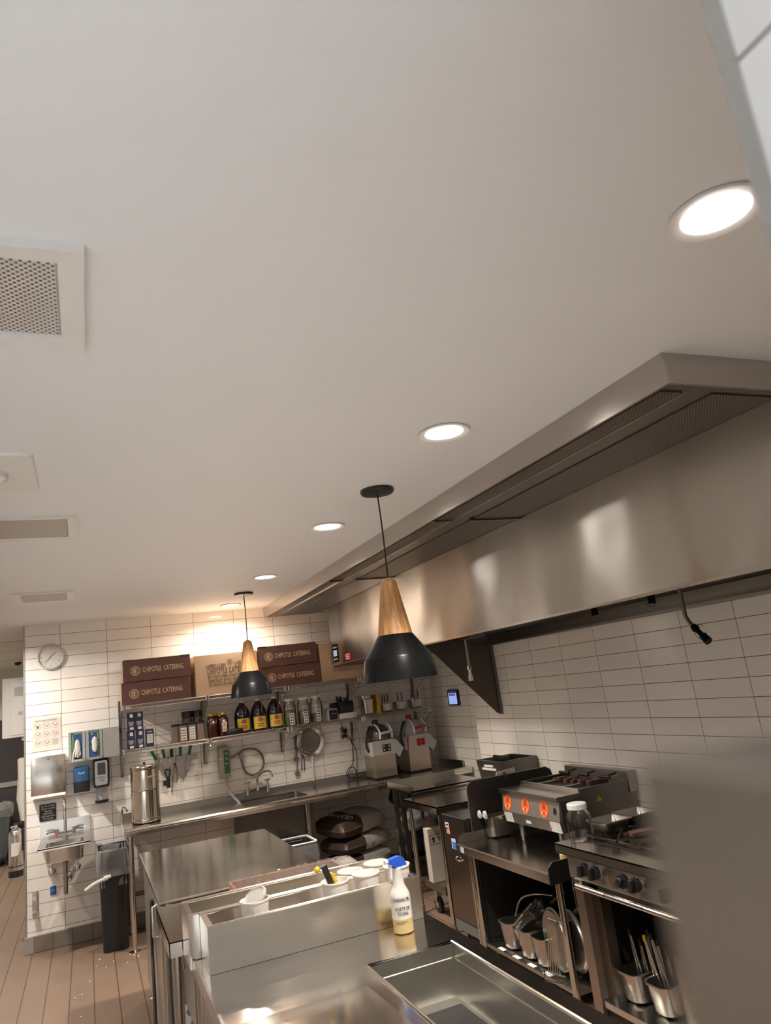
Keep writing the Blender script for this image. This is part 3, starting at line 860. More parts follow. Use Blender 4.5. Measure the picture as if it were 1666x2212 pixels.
def honey(x, y, lab, label=False):
    t = thing('honey_bottle', (x, y, lz), lab, 'bottle', 'dark honey bottles with yellow caps')
    b = B(); b.loft([rrect(x, y, 0.040, 0.038, 0.014, lz), rrect(x, y, 0.042, 0.040, 0.015, lz+0.15), rrect(x, y, 0.034, 0.032, 0.016, lz+0.178), rrect(x, y, 0.018, 0.018, 0.017, lz+0.196)]); b.put('bottle', M_honey, t)
    B().lathe([(0.022, lz+0.196), (0.022, lz+0.214), (0.012, lz+0.222)], (x, y), 16).put('cap', M_yel, t)
    if label:
        pl = on_plane((x, y-0.0402, lz+0.085), **FRONT)
        b = B(); disc(b, pl, 0, 0.025, 0, 0.026, 20); patch(b, pl, -0.022, 0.022, -0.045, 0.02); lb = b.put('label', M_lab, t, smooth=False)
        b = B(); disc(b, pl, 0, 0.020, 0, 0.010, 12, d=0.001); patch(b, pl, -0.014, 0.014, -0.03, -0.018, d=0.001); b.put('print', plain('orange_print', (0.6, 0.25, 0.03), 0.5), lb, smooth=False)
honey(1.085, 7.19, 'dark honey bottle beside the spice jars')
honey(1.140, 7.285, 'dark honey bottle standing behind the other two honey bottles')
honey(1.196, 7.17, 'dark honey bottle with a cream label, beside the juice jugs', True)
def jug(x, lab):
    y = 7.22
    t = thing('juice_jug', (x, y, lz), lab, 'jug', 'purple juice jugs with yellow labels')
    b = B(); b.lathe([(0.070, lz), (0.077, lz+0.012), (0.078, lz+0.16), (0.070, lz+0.20), (0.050, lz+0.24), (0.024, lz+0.268), (0.021, lz+0.285)], (x, y), 32); jb = b.put('jug', M_juice, t)
    B().lathe([(0.024, lz+0.284), (0.024, lz+0.300), (0.018, lz+0.303)], (x, y), 18).put('cap', M_whitep, t)
    b = B(); b.tube([(x+0.015, y-0.030, lz+0.268), (x+0.022, y-0.062, lz+0.25), (x+0.022, y-0.080, lz+0.205), (x+0.020, y-0.072, lz+0.17)], 0.009, 8, 2); b.put('handle', plain('maroon_plastic', (0.09, 0.02, 0.03), 0.25), t)
    pl = on_cyl((x, y, lz+0.085), 0.0785)
    b = B(); patch(b, pl, -0.068, 0.068, -0.062, 0.050, 12, 1); lb = b.put('label', M_ylab, t)
    b = B(); disc(b, pl, 0.0, 0.022, 0, 0.021, 16, d=0.0012); patch(b, pl, -0.032, 0.032, 0.012, 0.020, 4, 1, d=0.0012)
    for k in range(2): patch(b, pl, -0.030, 0.030, -0.024-0.02*k, -0.012-0.02*k, 4, 1, d=0.0012)
    b.put('print', M_red, lb)
    return t
jug(1.383, 'purple juice jug with yellow label, next to the honey bottles')
jug(1.542, 'purple juice jug with yellow label, in the middle of the three jugs')
jug(1.702, 'purple juice jug with yellow label, next to the herb jars')
t = thing('black_box', (1.285, 7.13, lz), 'low black plastic case lying in front of the juice jugs', 'case')
B().cube(1.210, 1.362, 7.102, 7.142, lz, lz+0.055, bev=0.012).put('case', M_black, t)
M_herb = plain('dried_herbs', (0.14, 0.14, 0.075), 0.8, bump=0.004, bscale=60, var=0.4, vscale=40)
def herb_jar(x, y, lab, fill):
    z = lz
    t = thing('herb_jar', (x, y, z), lab, 'jar', 'clear jars of dried leaves with white lids')
    b = B(); b.lathe([(0.056, z), (0.063, z+0.01), (0.064, z+0.17), (0.058, z+0.205), (0.048, z+0.222), (0.048, z+0.242)], (x, y), 28); b.put('jar', M_clear, t)
    b = B(); b.lathe([(0.054, z+0.004), (0.061, z+0.012), (0.061, z+fill*0.9), (0.04, z+fill), (0.01, z+fill+0.006)], (x, y), 20); b.put('dried_leaves', M_herb, t)
    B().lathe([(0.052, z+0.240), (0.053, z+0.258), (0.048, z+0.262)], (x, y), 24).put('lid', M_lab, t)
    pl = on_cyl((x, y, z+0.072), 0.0647)
    b = B(); patch(b, pl, -0.020, 0.028, -0.058, 0.052, 5, 1); lb = b.put('label', M_lab, t)
    b = B()
    for k in range(4):
        for i in range(2): patch(b, pl, -0.014+0.018*i, -0.002+0.018*i, 0.030-0.026*k, 0.044-0.026*k, 2, 1, d=0.0012)
    b.put('print', M_blackpr, lb)
herb_jar(1.848, 7.19, 'clear jar of dried leaves beside the juice jugs, packed almost full', 0.15)
herb_jar(1.991, 7.195, 'clear jar of dried leaves in the middle of the three', 0.135)
herb_jar(2.126, 7.21, 'clear jar with the fewest dried leaves, beside the label printer', 0.09)
t = thing('label_printer', (2.276, 7.20, lz), 'small grey and black label printer beside the herb jars', 'printer')
B().cube(2.222, 2.332, 7.145, 7.30, lz, lz+0.112, bev=0.010).put('housing', M_greyp, t)
B().cube(2.234, 2.322, 7.140, 7.146, lz+0.006, lz+0.100, bev=0.003).put('front_panel', M_black, t)
b = B(); b.cube(2.25, 2.305, 7.1385, 7.1402, lz+0.062, lz+0.066); b.put('slot', M_greyp, t, smooth=False)
b = B(); b.cyl((2.215, 7.28, lz+0.13), (2.262, 7.28, lz+0.13), 0.030, 0.030, 18); b.put('paper_roll', M_white, t)
t = thing('receipt_printer', (2.44, 7.22, lz), 'black machine full of dark tubes on a white base', 'machine')
B().cube(2.345, 2.525, 7.135, 7.32, lz, lz+0.055, bev=0.008).put('base', M_lab, t)
B().cube(2.355, 2.512, 7.16, 7.33, lz+0.055, lz+0.17, bev=0.015).put('body', M_black, t)
for k in range(4): B().cyl((2.360+0.036*k, 7.20+0.02*(k % 2), lz+0.165), (2.350+0.040*k, 7.20, lz+0.225-0.01*(k % 3)), 0.016, 0.014, 12).put('tube', M_black, t)
b = B(); b.cube(2.29, 2.36, 7.20, 7.30, lz+0.115, lz+0.165, bev=0.008); b.put('side_box', M_black, t)

def rpan(b, cx, cy, hx, hy, z0, z1, rad=0.03, taper=0.88, lip=0.010, th=0.002):
    """tapered steel food pan with rolled lip"""
    L = [rrect(cx, cy, hx*taper-0.015, hy*taper-0.015, rad, z0), rrect(cx, cy, hx*taper, hy*taper, rad, z0+0.015), rrect(cx, cy, hx, hy, rad, z1), rrect(cx, cy, hx+lip, hy+lip, rad+lip, z1+0.001),
         rrect(cx, cy, hx+lip, hy+lip, rad+lip, z1-0.004), ]
    b.loft(L, True, False)
    L2 = [rrect(cx, cy, hx-th, hy-th, rad, z1+0.0005), rrect(cx, cy, hx*taper-th, hy*taper-th, rad, z0+0.017), rrect(cx, cy, hx*taper-0.017, hy*taper-0.017, rad, z0+0.003)]
    b.loft(L2, False, True)
    b.loft([rrect(cx, cy, hx-th, hy-th, rad, z1+0.0006), rrect(cx, cy, hx+lip*0.5, hy+lip*0.5, rad+lip, z1+0.003), rrect(cx, cy, hx+lip, hy+lip, rad+lip, z1)], False, False)
t = thing('steel_pan', (2.675, 7.22, lz), 'tall stack of nested steel pans beside the yellow folder', 'pan')
b = B(); rpan(b, 2.675, 7.235, 0.062, 0.085, lz, lz+0.155); b.put('outer_pan', M_pan, t)
b = B(); rpan(b, 2.665, 7.25, 0.060, 0.082, lz+0.045, lz+0.195); b.put('inner_pan', M_pan, t)
tag(B().cube(2.765, 2.793, 7.13, 7.36, lz, lz+0.195, bev=0.002).put('yellow_folder', plain('mustard_card', (0.40, 0.24, 0.03), 0.6), smooth=False), 'mustard yellow folder standing between steel pans on the lower shelf', 'folder')
pan3 = []
for k, (x, l) in enumerate(((2.872, 'small steel pan of sauce bottles beside the yellow folder'), (3.038, 'small steel pan of sauce bottles in the middle of the row of three'), (3.212, 'small steel pan of sauce bottles in the alcove corner'))):
    t = thing('steel_pan', (x, 7.22, lz), l, 'pan', 'small steel pans of sauce bottles')
    b = B(); rpan(b, x, 7.22, 0.066, 0.075, lz, lz+0.090); b.put('pan', M_pan, t)
M_sauceg = plain('green_glass', (0.010, 0.045, 0.018), 0.1)
M_sauced = plain('brown_glass', (0.035, 0.012, 0.008), 0.1)
def sauce(x, y, mat, lab, grp):
    z = lz+0.006
    t = thing('sauce_bottle', (x, y, z), lab, 'bottle', grp)
    B().lathe([(0.014, z), (0.014, z+0.09), (0.008, z+0.125), (0.007, z+0.155)], (x, y), 14).put('bottle', mat, t)
    B().lathe([(0.009, z+0.154), (0.009, z+0.178)], (x, y), 12).put('cap', M_red, t)
    pl = on_cyl((x, y, z+0.095), 0.0135); b = B(); patch(b, pl, -0.010, 0.010, -0.018, 0.012, 4, 1); b.put('label', M_lab, t)
for x, l in ((2.838, 'green sauce bottle nearest the yellow folder'), (2.868, 'green sauce bottle in the middle of three'), (2.900, 'green sauce bottle at the open side of its group of three')):
    sauce(x, 7.19, M_sauceg, l, 'green sauce bottles')
for x, l in ((3.015, 'green sauce bottle in the middle pan, toward the folder'), (3.060, 'green sauce bottle in the middle pan, toward the alcove')):
    sauce(x, 7.19, M_sauceg, l, 'green sauce bottles')
for x, l in ((3.175, 'brown sauce bottle in the alcove corner pan, toward the middle pan'), (3.245, 'brown sauce bottle in the alcove corner pan, next to the alcove wall')):
    sauce(x, 7.19, M_sauced, l, 'brown sauce bottles')
# ================================================================== THINGS FIXED TO THE BACK WALL
WY = 7.519
t = thing('wall_clock', (-0.295, WY, 2.35), 'round white wall clock high on the tiles', 'clock')
def yz_lathe(b, prof, cx, cz, seg=40, cap0=True, cap1=True):
    """profile (r, y) turned round an axis along y"""
    b.loft([[Vector((cx+r*math.cos(2*PI*i/seg), y, cz+r*math.sin(2*PI*i/seg))) for i in range(seg)] for r, y in prof], cap0, cap1)
b = B(); yz_lathe(b, [(0.112, WY), (0.119, WY-0.015), (0.117, WY-0.034), (0.107, WY-0.040), (0.099, WY-0.028), (0.098, WY-0.014)], -0.295, 2.468, cap1=False); b.put('rim', plain('pale_grey_plastic', (0.58, 0.56, 0.57), 0.25), t)
b = B(); yz_lathe(b, [(0.0985, WY-0.012), (0.0985, WY-0.0155)], -0.295, 2.468); b.put('dial', plain('dial_white', (0.78, 0.74, 0.68), 0.4), t)
pl = on_plane((-0.295, WY-0.016, 2.468), **FRONT)
b = B()
for k in range(12):
    a = 2*PI*k/12; disc(b, pl, 0.082*math.cos(a), 0.082*math.sin(a), 0, 0.0042 if k % 3 else 0.0062, 8)
b.put('hour_marks', plain('mark_grey', (0.22, 0.19, 0.17), 0.5), t, smooth=False)
def hand(nm, ang, ln, wd):
    d = Vector((math.sin(ang), 0, math.cos(ang))); n = Vector((d.z, 0, -d.x)); o = Vector((-0.295, WY-0.0185, 2.468))
    b = B(); b.loft([[o-d*0.014+n*wd, o-d*0.014-n*wd, o+d*ln-n*wd*0.4, o+d*ln+n*wd*0.4], [p+Vector((0, -0.001, 0)) for p in (o-d*0.014+n*wd, o-d*0.014-n*wd, o+d*ln-n*wd*0.4, o+d*ln+n*wd*0.4)]]); b.put(nm, M_dark, t, smooth=False)
hand('hour_hand', math.radians(46), 0.052, 0.0035)
hand('minute_hand', math.radians(222), 0.082, 0.0028)
b = B(); yz_lathe(b, [(0.100, WY-0.030), (0.060, WY-0.035), (0.002, WY-0.037)], -0.295, 2.468, cap0=False); b.put('glass', M_clear, t)

# hand washing poster
t = thing('hand_washing_poster', (-0.340, WY, 1.63), 'clear plastic hand washing poster with rows of circled drawings', 'poster')
M_poster = plain('poster_film', (0.70, 0.615, 0.545), 0.22)
B().cube(-0.458, -0.223, WY-0.003, WY, 1.632, 1.920, bev=0.001, seg=1).put('sheet', M_poster, t, smooth=False)
pl = on_plane((-0.340, WY-0.003, 1.776), **FRONT)
M_pprint = plain('poster_print', (0.16, 0.125, 0.10), 0.5)
b = B(); letters(b, 'HOW TO WASH YOUR HANDS', pl, -0.005, 0.122, 0.185, 0.016); b.put('title', M_pprint, t, smooth=False)
for r in range(3):
    for c_ in range(3):
        u, v = -0.072+0.072*c_, 0.075-0.075*r
        if r == 2 and c_ == 2:
            b = B()
            for k in range(6): patch(b, pl, u-0.026, u+0.024, v+0.024-0.009*k, v+0.027-0.009*k)
            b.put('small_print', M_pprint, t, smooth=False); continue
        b = B(); disc(b, pl, u, v, 0.0265, 0.0285, 24)
        # two hands sketched in strokes
        for s in (-1, 1):
            q = [pl(u+s*0.004*k+0.002*(r-1), v-0.010+0.006*k-s*0.002*c_, 0.001) for k in range(5)]
            b.tube(q, 0.0013, 4); b.tube([q[1], q[1]+Vector((0.010*s, 0, 0.010)), q[3]+Vector((0.006*s, 0, 0))], 0.0011, 4)
        if r == 0 and c_ == 0: patch(b, pl, u-0.010, u+0.010, v-0.018, v+0.004)
        b.put('drawing', M_pprint, t, smooth=False)

# glove box holders
def glove_holder(x0, lab):
    x1 = x0+0.140; z0, z1, y0 = 1.503, 1.762, 7.405
    t = thing('glove_box_holder', ((x0+x1)/2, WY, z0), lab, 'glove dispenser', 'steel glove box holders')
    b = B(); b.cube(x0, x0+0.004, y0, WY, z0, z1); b.cube(x1-0.004, x1, y0, WY, z0, z1); b.cube(x0, x1, y0, WY, z0, z0+0.004); b.cube(x0, x1, WY-0.004, WY, z0, z1)
    b.cube(x0, x0+0.024, y0-0.002, y0+0.001, z0, z1); b.cube(x1-0.024, x1, y0-0.002, y0+0.001, z0, z1); b.cube(x0, x1, y0-0.002, y0+0.001, z0, z0+0.02)
    b.put('holder', M_st, t, smooth=False)
    return t
g0 = glove_holder(-0.158, 'steel glove box holder with the torn glove hanging out, nearest the wash poster')
g1 = dup(g0, (0.146, 0, 0), 'steel glove box holder in the middle, gloves bulging from its box')
g2 = dup(g0, (0.291, 0, 0), 'steel holder with a plain closed front, touching the wire shelves')
B().cube(0.139, 0.267, 7.401, 7.405, 1.509, 1.757).put('front_plate', M_st, g2, smooth=False)
B().cube(0.160, 0.246, 7.398, 7.402, 1.515, 1.752).put('raised_panel', M_st, g2, smooth=False)
M_gblue = plain('glove_box_blue', (0.02, 0.07, 0.20), 0.45)
M_ggreen = plain('glove_box_green', (0.15, 0.26, 0.08), 0.45)
M_glove = plain('glove_white', (0.66, 0.62, 0.57), 0.5, bump=0.003, bscale=40)
def glove_box(x0, lab, hang):
    x1 = x0+0.128; y0 = 7.408
    t = thing('glove_box', ((x0+x1)/2, 7.45, 1.510), lab, 'glove box', 'blue and green glove boxes')
    B().cube(x0, x1, y0, 7.505, 1.510, 1.752, bev=0.002, seg=1).put('carton', M_gblue, t, smooth=False)
    pl = on_plane(((x0+x1)/2, y0, 1.63), **FRONT)
    b = B(); patch(b, pl, -0.040 if hang else 0.026, -0.026 if hang else 0.040, -0.10, 0.118, d=0.002); patch(b, pl, -0.04, 0.04, 0.110, 0.120, d=0.002); b.put('green_stripe', M_ggreen, t, smooth=False)
    b = B(); disc(b, pl, 0.02 if hang else -0.018, -0.088 if hang else 0.098, 0.004, 0.008, 12, d=0.0025); b.put('emblem', plain('lime_print', (0.5, 0.6, 0.05), 0.5), t, smooth=False)
    b = B(); disc(b, pl, 0.002, 0.01, 0, 0.030, 18, d=0.0022); b.put('opening', M_dark, t, smooth=False)
    b = B()
    prof = [(0.004, 0.062), (0.020, 0.050), (0.026, 0.015), (0.022, -0.030), (0.016, -0.055)] if not hang else [(0.004, 0.055), (0.020, 0.040), (0.024, 0.0), (0.028, -0.035), (0.012, -0.06)]
    loops = []
    for r, v in prof:
        loops.append([pl(0.004+r*math.cos(a)*(1+0.18*math.sin(5*a+v*70)), v+0.012*math.sin(a*3), 0.012+0.012*math.sin(a)) for a in [2*PI*i/14 for i in range(14)]])
    b.loft(loops)
    if hang:
        for k, (u, ln) in enumerate(((-0.030, 0.070), (-0.008, 0.030), (0.012, 0.036), (0.028, 0.02))):
            b.tube([pl(u*0.5, -0.03, 0.012), pl(u, -0.055, 0.012), pl(u-0.006, -0.055-ln, 0.010)], 0.0085, 7, 1)
    b.put('glove', M_glove, t)
glove_box(-0.152, 'blue and green glove box with a glove hanging from it', True)
glove_box(-0.006, 'blue and green glove box with bunched gloves in its opening', False)

# paper towel dispenser
t = thing('paper_towel_dispenser', (-0.327, WY, 1.24), 'brushed steel paper towel dispenser above the black sign', 'towel dispenser')
B().cube(-0.467, -0.187, 7.42, WY, 1.262, 1.588, bev=0.006).put('cabinet', M_st, t)
b = B(); b.prism([(7.418, 1.262), (7.405, 1.240), (7.47, 1.232), (WY, 1.25), (WY, 1.262)], 'x', -0.463, -0.190); b.put('tray', M_stdk, t, smooth=False)
b = B(); yz_lathe(b, [(0.011, 7.42), (0.011, 7.413), (0.006, 7.411)], -0.329, 1.566, 16); b.put('lock', M_chrome, t)
b = B(); b.cube(-0.44, -0.21, 7.40, 7.44, 1.236, 1.243); b.put('paper_towel', plain('brown_towel', (0.33, 0.16, 0.08), 0.8), t, smooth=False)

# soap dispenser, sanitizer dispenser
t = thing('soap_dispenser', (-0.056, WY, 1.226), 'blue and black wall soap dispenser beside the towel dispenser', 'soap dispenser')
b = B(); b.loft([rrect(-0.056, 7.466, 0.066, 0.052, 0.022, 1.236), rrect(-0.056, 7.466, 0.068, 0.052, 0.022, 1.326)]); b.put('base', M_black, t)
b = B(); b.loft([rrect(-0.056, 7.468, 0.067, 0.050, 0.022, 1.327), rrect(-0.056, 7.468, 0.066, 0.050, 0.022, 1.44), rrect(-0.056, 7.475, 0.055, 0.040, 0.022, 1.455)]); b.put('soap_window', plain('blue_translucent', (0.014, 0.085, 0.21), 0.15, coat=0.4), t)
pl = on_plane((-0.056, 7.417, 1.40), **FRONT); b = B(); letters(b, 'Purell', pl, 0, 0.0, 0.05, 0.018); [patch(b, pl, -0.012+0.007*i, -0.007+0.007*i, -0.139, -0.131) for i in range(4)]; b.put('lettering', M_whpr, t, smooth=False)
t = thing('sanitizer_dispenser', (0.110, WY, 1.12), 'black and silver hand sanitizer dispenser with a drip tray', 'sanitizer dispenser')
b = B(); b.loft([rrect(0.110, 7.470, 0.063, 0.048, 0.02, 1.250), rrect(0.110, 7.470, 0.071, 0.050, 0.02, 1.29), rrect(0.110, 7.470, 0.071, 0.050, 0.02, 1.485), rrect(0.110, 7.476, 0.060, 0.040, 0.02, 1.503)]); b.put('shell', M_black, t)
b = B(); b.loft([[Vector((p.x, y, p.y)) for p in rrect(0.110, 1.375, 0.053, 0.105, 0.016, 0)] for y in (7.422, 7.414)]); b.put('silver_front', plain('silver_plastic', (0.42, 0.40, 0.39), 0.3, 0.6), t)
b = B(); b.loft([[Vector((p.x, y, p.y)) for p in rrect(0.112, 1.412, 0.034, 0.052, 0.008, 0)] for y in (7.4145, 7.411)]); b.put('window', plain('dark_window', (0.05, 0.055, 0.05), 0.1), t)
pl = on_plane((0.112, 7.4138, 1.325), **FRONT); b = B(); letters(b, 'PURELL', pl, 0, 0.012, 0.056, 0.015); patch(b, pl, -0.020, 0.020, -0.013, -0.010); patch(b, pl, -0.014, 0.020, -0.021, -0.018); b.put('lettering', plain('navy_print', (0.02, 0.04, 0.15), 0.5), t, smooth=False)
B().cube(0.064, 0.156, 7.490, WY, 1.128, 1.252).put('back_plate', M_greyp, t, smooth=False)
b = B(); b.loft([rrect(0.110, 7.460, 0.056, 0.050, 0.03, 1.118), rrect(0.110, 7.460, 0.058, 0.055, 0.03, 1.138)]); b.put('drip_tray', M_black, t)

# sign
t = thing('wash_hands_sign', (-0.338, WY, 1.03), 'black sign with white capitals about washing hands', 'sign')
b = B(); b.loft([[Vector((p.x, y, p.y)) for p in rrect(-0.339, 1.105, 0.072, 0.075, 0.010, 0)] for y in (WY, WY-0.003)]); b.put('white_border', M_whpr, t, smooth=False)
b = B(); b.loft([[Vector((p.x, y, p.y)) for p in rrect(-0.339, 1.105, 0.068, 0.071, 0.009, 0)] for y in (WY-0.002, WY-0.004)]); b.put('black_panel', M_black, t, smooth=False)
pl = on_plane((-0.339, WY-0.004, 1.105), **FRONT); b = B()
for k, (s, wd) in enumerate((('EMPLOYEES', 0.108), ('MUST WASH', 0.108), ('HANDS', 0.062), ('BEFORE', 0.073), ('RETURNING', 0.106), ('TO WORK', 0.084))):
    letters(b, s, pl, 0.003, 0.053-0.0215*k, wd, 0.0125)
b.put('lettering', M_whpr, t, smooth=False)

# hand sink
t = thing('hand_sink', (-0.20, 7.31, 0.72), 'small wall mounted steel hand sink under the black sign', 'hand sink')
b = B()
x0, x1, yf, yb, zr, zb2 = -0.403, 0.006, 7.105, 7.515, 0.862, 1.026
b.cube(x0, x1, yb-0.022, WY, zr, zb2)                       # splash back
b.cube(x0, x0+0.004, yf, yb, zr-0.012, zr+0.006); b.cube(x1-0.004, x1, yf, yb, zr-0.012, zr+0.006); b.cube(x0, x1, yf, yf+0.006, zr-0.020, zr+0.006)
hx0, hx1, hy0, hy1 = -0.345, -0.052, 7.150, 7.400
b.cube(x0, hx0, yf, yb, zr-0.008, zr); b.cube(hx1, x1, yf, yb, zr-0.008, zr); b.cube(hx0, hx1, yf, hy0, zr-0.008, zr); b.cube(hx0, hx1, hy1, yb, zr-0.008, zr)
b.put('rim_and_splashback', M_st, t, smooth=False)
b = B(); cx_, cy_ = (hx0+hx1)/2, (hy0+hy1)/2
b.loft([rrect(cx_, cy_, 0.1465, 0.125, 0.03, zr-0.001), rrect(cx_, cy_, 0.140, 0.118, 0.04, 0.735), rrect(cx_, cy_, 0.125, 0.10, 0.04, 0.722)], False, True)
b.loft([rrect(cx_, cy_, 0.149, 0.128, 0.03, zr-0.004), rrect(cx_, cy_, 0.143, 0.121, 0.04, 0.733), rrect(cx_, cy_, 0.126, 0.101, 0.04, 0.719)], False, True); b.put('basin', M_sttop, t)
b = B(); b.cyl((-0.198, 7.27, 0.72), (-0.198, 7.27, 0.46), 0.018, 0.018, 16); b.cyl((-0.198, 7.27, 0.72), (-0.198, 7.27, 0.695), 0.026, 0.024, 16); b.tube([(-0.198, 7.27, 0.47), (-0.198, 7.30, 0.452), (-0.198, 7.36, 0.47), (-0.198, 7.40, 0.535), (-0.19, 7.515, 0.540)], 0.016, 12, 2); b.put('drain_pipe', M_stmid, t)
b = B(); yz_lathe(b, [(0.042, WY), (0.040, WY-0.008), (0.020, WY-0.014)], -0.19, 0.54, 20); b.put('pipe_flange', M_chrome, t)
for (xx, zz) in ((-0.313, 0.612), (-0.109, 0.615)):
    b = B(); yz_lathe(b, [(0.032, WY), (0.030, WY-0.010), (0.013, WY-0.014), (0.013, WY-0.05), (0.020, WY-0.052), (0.022, WY-0.075), (0.014, WY-0.078)], xx, zz, 16); b.cyl((xx, WY-0.045, zz), (xx+0.01, WY-0.045, zz+0.11), 0.006, 0.006, 8); b.put('stop_valve', M_chrome, t)
f = B(); f.tube([(-0.199, 7.44, 0.905), (-0.199, 7.44, 1.13), (-0.199, 7.43, 1.19), (-0.199, 7.375, 1.205), (-0.199, 7.315, 1.175), (-0.199, 7.300, 1.105)], 0.011, 12, 2); f.cyl((-0.199, 7.30, 1.115), (-0.199, 7.30, 1.085), 0.014, 0.014, 12)
f.cyl((-0.199, 7.44, 0.863), (-0.199, 7.44, 0.915), 0.024, 0.018, 16); f.cyl((-0.270, 7.44, 0.905), (-0.128, 7.44, 0.905), 0.017, 0.017, 14)
tap = f.put('gooseneck_faucet', M_chrome, t)
for s, mt in ((-1, plain('red_dot', (0.6, 0.05, 0.04), 0.4)), (1, plain('blue_dot', (0.05, 0.12, 0.5), 0.4))):
    b = B(); b.cyl((-0.199+s*0.068, 7.44, 0.905), (-0.199+s*0.068, 7.44, 0.945), 0.018, 0.014, 14); b.tube([(-0.199+s*0.068, 7.44, 0.938), (-0.199+s*0.11, 7.41, 0.945), (-0.199+s*0.150, 7.385, 0.940)], 0.007, 8, 1); b.put('lever_handle', M_chrome, tap)
    b = B(); b.cyl((-0.199+s*0.068, 7.424, 0.915), (-0.199+s*0.068, 7.418, 0.915), 0.011, 0.011, 14); b.put('index_button', mt, tap)
    b = B(); yz_lathe(b, [(0.008, yb-0.021), (0.007, yb-0.026)], -0.199+s*0.16, 0.94, 10); b.put('screw_head', M_chrome, t)

t = thing('door_stop_bracket', (-0.446, WY, 0.28), 'small steel bracket screwed low on the tiles below the hand sink', 'bracket')
B().cube(-0.470, -0.424, 7.508, WY, 0.285, 0.482, bev=0.002).put('plate', M_sty, t)
b = B(); b.cube(-0.468, -0.426, 7.470, 7.51, 0.300, 0.332, bev=0.008); b.put('catch', M_sty, t)
for zz in (0.365, 0.448): b = B(); yz_lathe(b, [(0.008, 7.508), (0.007, 7.503)], -0.447, zz, 10); b.put('screw_head', M_chrome, t)
t = thing('wall_tag', (-0.306, WY, 0.42), 'small blue tag on the tiles under the hand sink', 'tag')
B().cube(-0.329, -0.283, 7.512, WY, 0.423, 0.492, bev=0.003).put('blue_plate', plain('blue_tag', (0.015, 0.10, 0.36), 0.4), t)
pl = on_plane((-0.306, 7.512, 0.457), **FRONT); b = B(); patch(b, pl, -0.015, 0.015, 0.004, 0.008); patch(b, pl, -0.015, 0.015, -0.006, -0.003); b.put('print', plain('pale_blue_print', (0.2, 0.4, 0.6), 0.5), t, smooth=False)

# black bin with liner under it
def rbin(b, cx, cy, hx, hy, z0, z1, tap, r, th=0.004):
    b.loft([rrect(cx, cy, hx*tap, hy*tap, r, z0), rrect(cx, cy, hx, hy, r, z1)], True, False)
    b.loft([rrect(cx, cy, hx-th, hy-th, r, z1), rrect(cx, cy, hx*tap-th, hy*tap-th, r, z0+0.01)], False, True)
    b.loft([rrect(cx, cy, hx-th, hy-th, r, z1), rrect(cx, cy, hx, hy, r, z1)], False, False)
t = thing('waste_bin', (0.188, 7.17, 0), 'slim black waste bin with a clear knotted liner', 'waste bin')
b = B(); rbin(b, 0.180, 7.165, 0.122, 0.225, 0.0, 0.770, 0.82, 0.045); b.put('bin', M_black, t)
def liner(b, cx, cy, hx, hy, r, z1, drop, wob, seed, n=6):
    rnd = random.Random(seed)
    base = rrect(cx, cy, 1, 1, 0.3, 0, n)
    def L(sx, sy, z, amp):
        out = []
        for i, p in enumerate(rrect(cx, cy, hx*sx, hy*sy, r, z, n)):
            k = 1 + amp*(math.sin(i*2.9+seed)+0.5*math.sin(i*5.3))
            out.append(Vector((cx+(p.x-cx)*k, cy+(p.y-cy)*k, z+amp*0.25*math.sin(i*1.7+seed)*hy)))
        return out
    b.loft([L(1.09, 1.05, z1-drop, wob*2), L(1.14, 1.07, z1-drop*0.8, wob*1.4), L(1.13, 1.06, z1-drop*0.45, wob*1.2), L(1.06, 1.03, z1-0.01, wob), L(1.0, 1.0, z1+0.012, wob*0.5), L(0.95, 0.96, z1-0.02, wob*0.5), L(0.90, 0.93, z1-drop*1.4, wob)], False, False)
b = B(); liner(b, 0.180, 7.165, 0.124, 0.227, 0.045, 0.775, 0.20, 0.018, 3); ln = b.put('liner', M_film, t)
b = B(); b.tube([(0.150, 6.925, 0.585), (0.110, 6.912, 0.575), (0.055, 6.905, 0.565), (0.0, 6.90, 0.545), (-0.045, 6.90, 0.518)], 0.014, 8, 1); b.cyl((0.10, 6.91, 0.575), (0.128, 6.918, 0.58), 0.020, 0.020, 10); b.put('knot', plain('milky_film', (0.62, 0.59, 0.55), 0.4, alpha=0.85), ln)
tag(B().lathe([(0.100, 0.0005), (0.098, 0.004)], (-0.045, 7.24), 32).put('floor_drain', perforated('drain_grate', (0.26, 0.18, 0.11), (0.10, 0.07, 0.045), 0.016, 0.016, thr=0.15)), 'round floor drain in the tiles beside the black waste bin', 'drain')

# ================================================================== SINK TABLE ALONG THE BACK WALL
ZS = 0.93
t = thing('sink_table', (1.9, 7.15, 0), 'long stainless sink table along the back wall under the wire shelves', 'sink table')
b = B()
SX0, SX1, SY0, SY1 = 0.265, 3.545, 6.78, 7.505
bx_0, bx_1, by_0, by_1 = 1.285, 1.880, 6.90, 7.32
b.cube(SX0, bx_0, SY0, SY1, ZS-0.012, ZS); b.cube(bx_1, SX1, SY0, SY1, ZS-0.012, ZS); b.cube(bx_0, bx_1, SY0, by_0, ZS-0.012, ZS); b.cube(bx_0, bx_1, by_1, SY1, ZS-0.012, ZS)
b.put('worktop', plain('wet_steel', (0.50, 0.46, 0.41), 0.16, 1.0, var=0.1), t, smooth=False)
b = B(); b.cyl((SX0, SY0, ZS-0.012), (SX1, SY0, ZS-0.012), 0.020, 0.020, 16); b.cube(SX0, SX1, SY0-0.016, SY0-0.012, ZS-0.052, ZS-0.012); b.cube(SX0-0.004, SX0+0.004, SY0-0.01, SY1, ZS-0.050, ZS+0.02); b.put('rolled_front_edge', M_st, t)
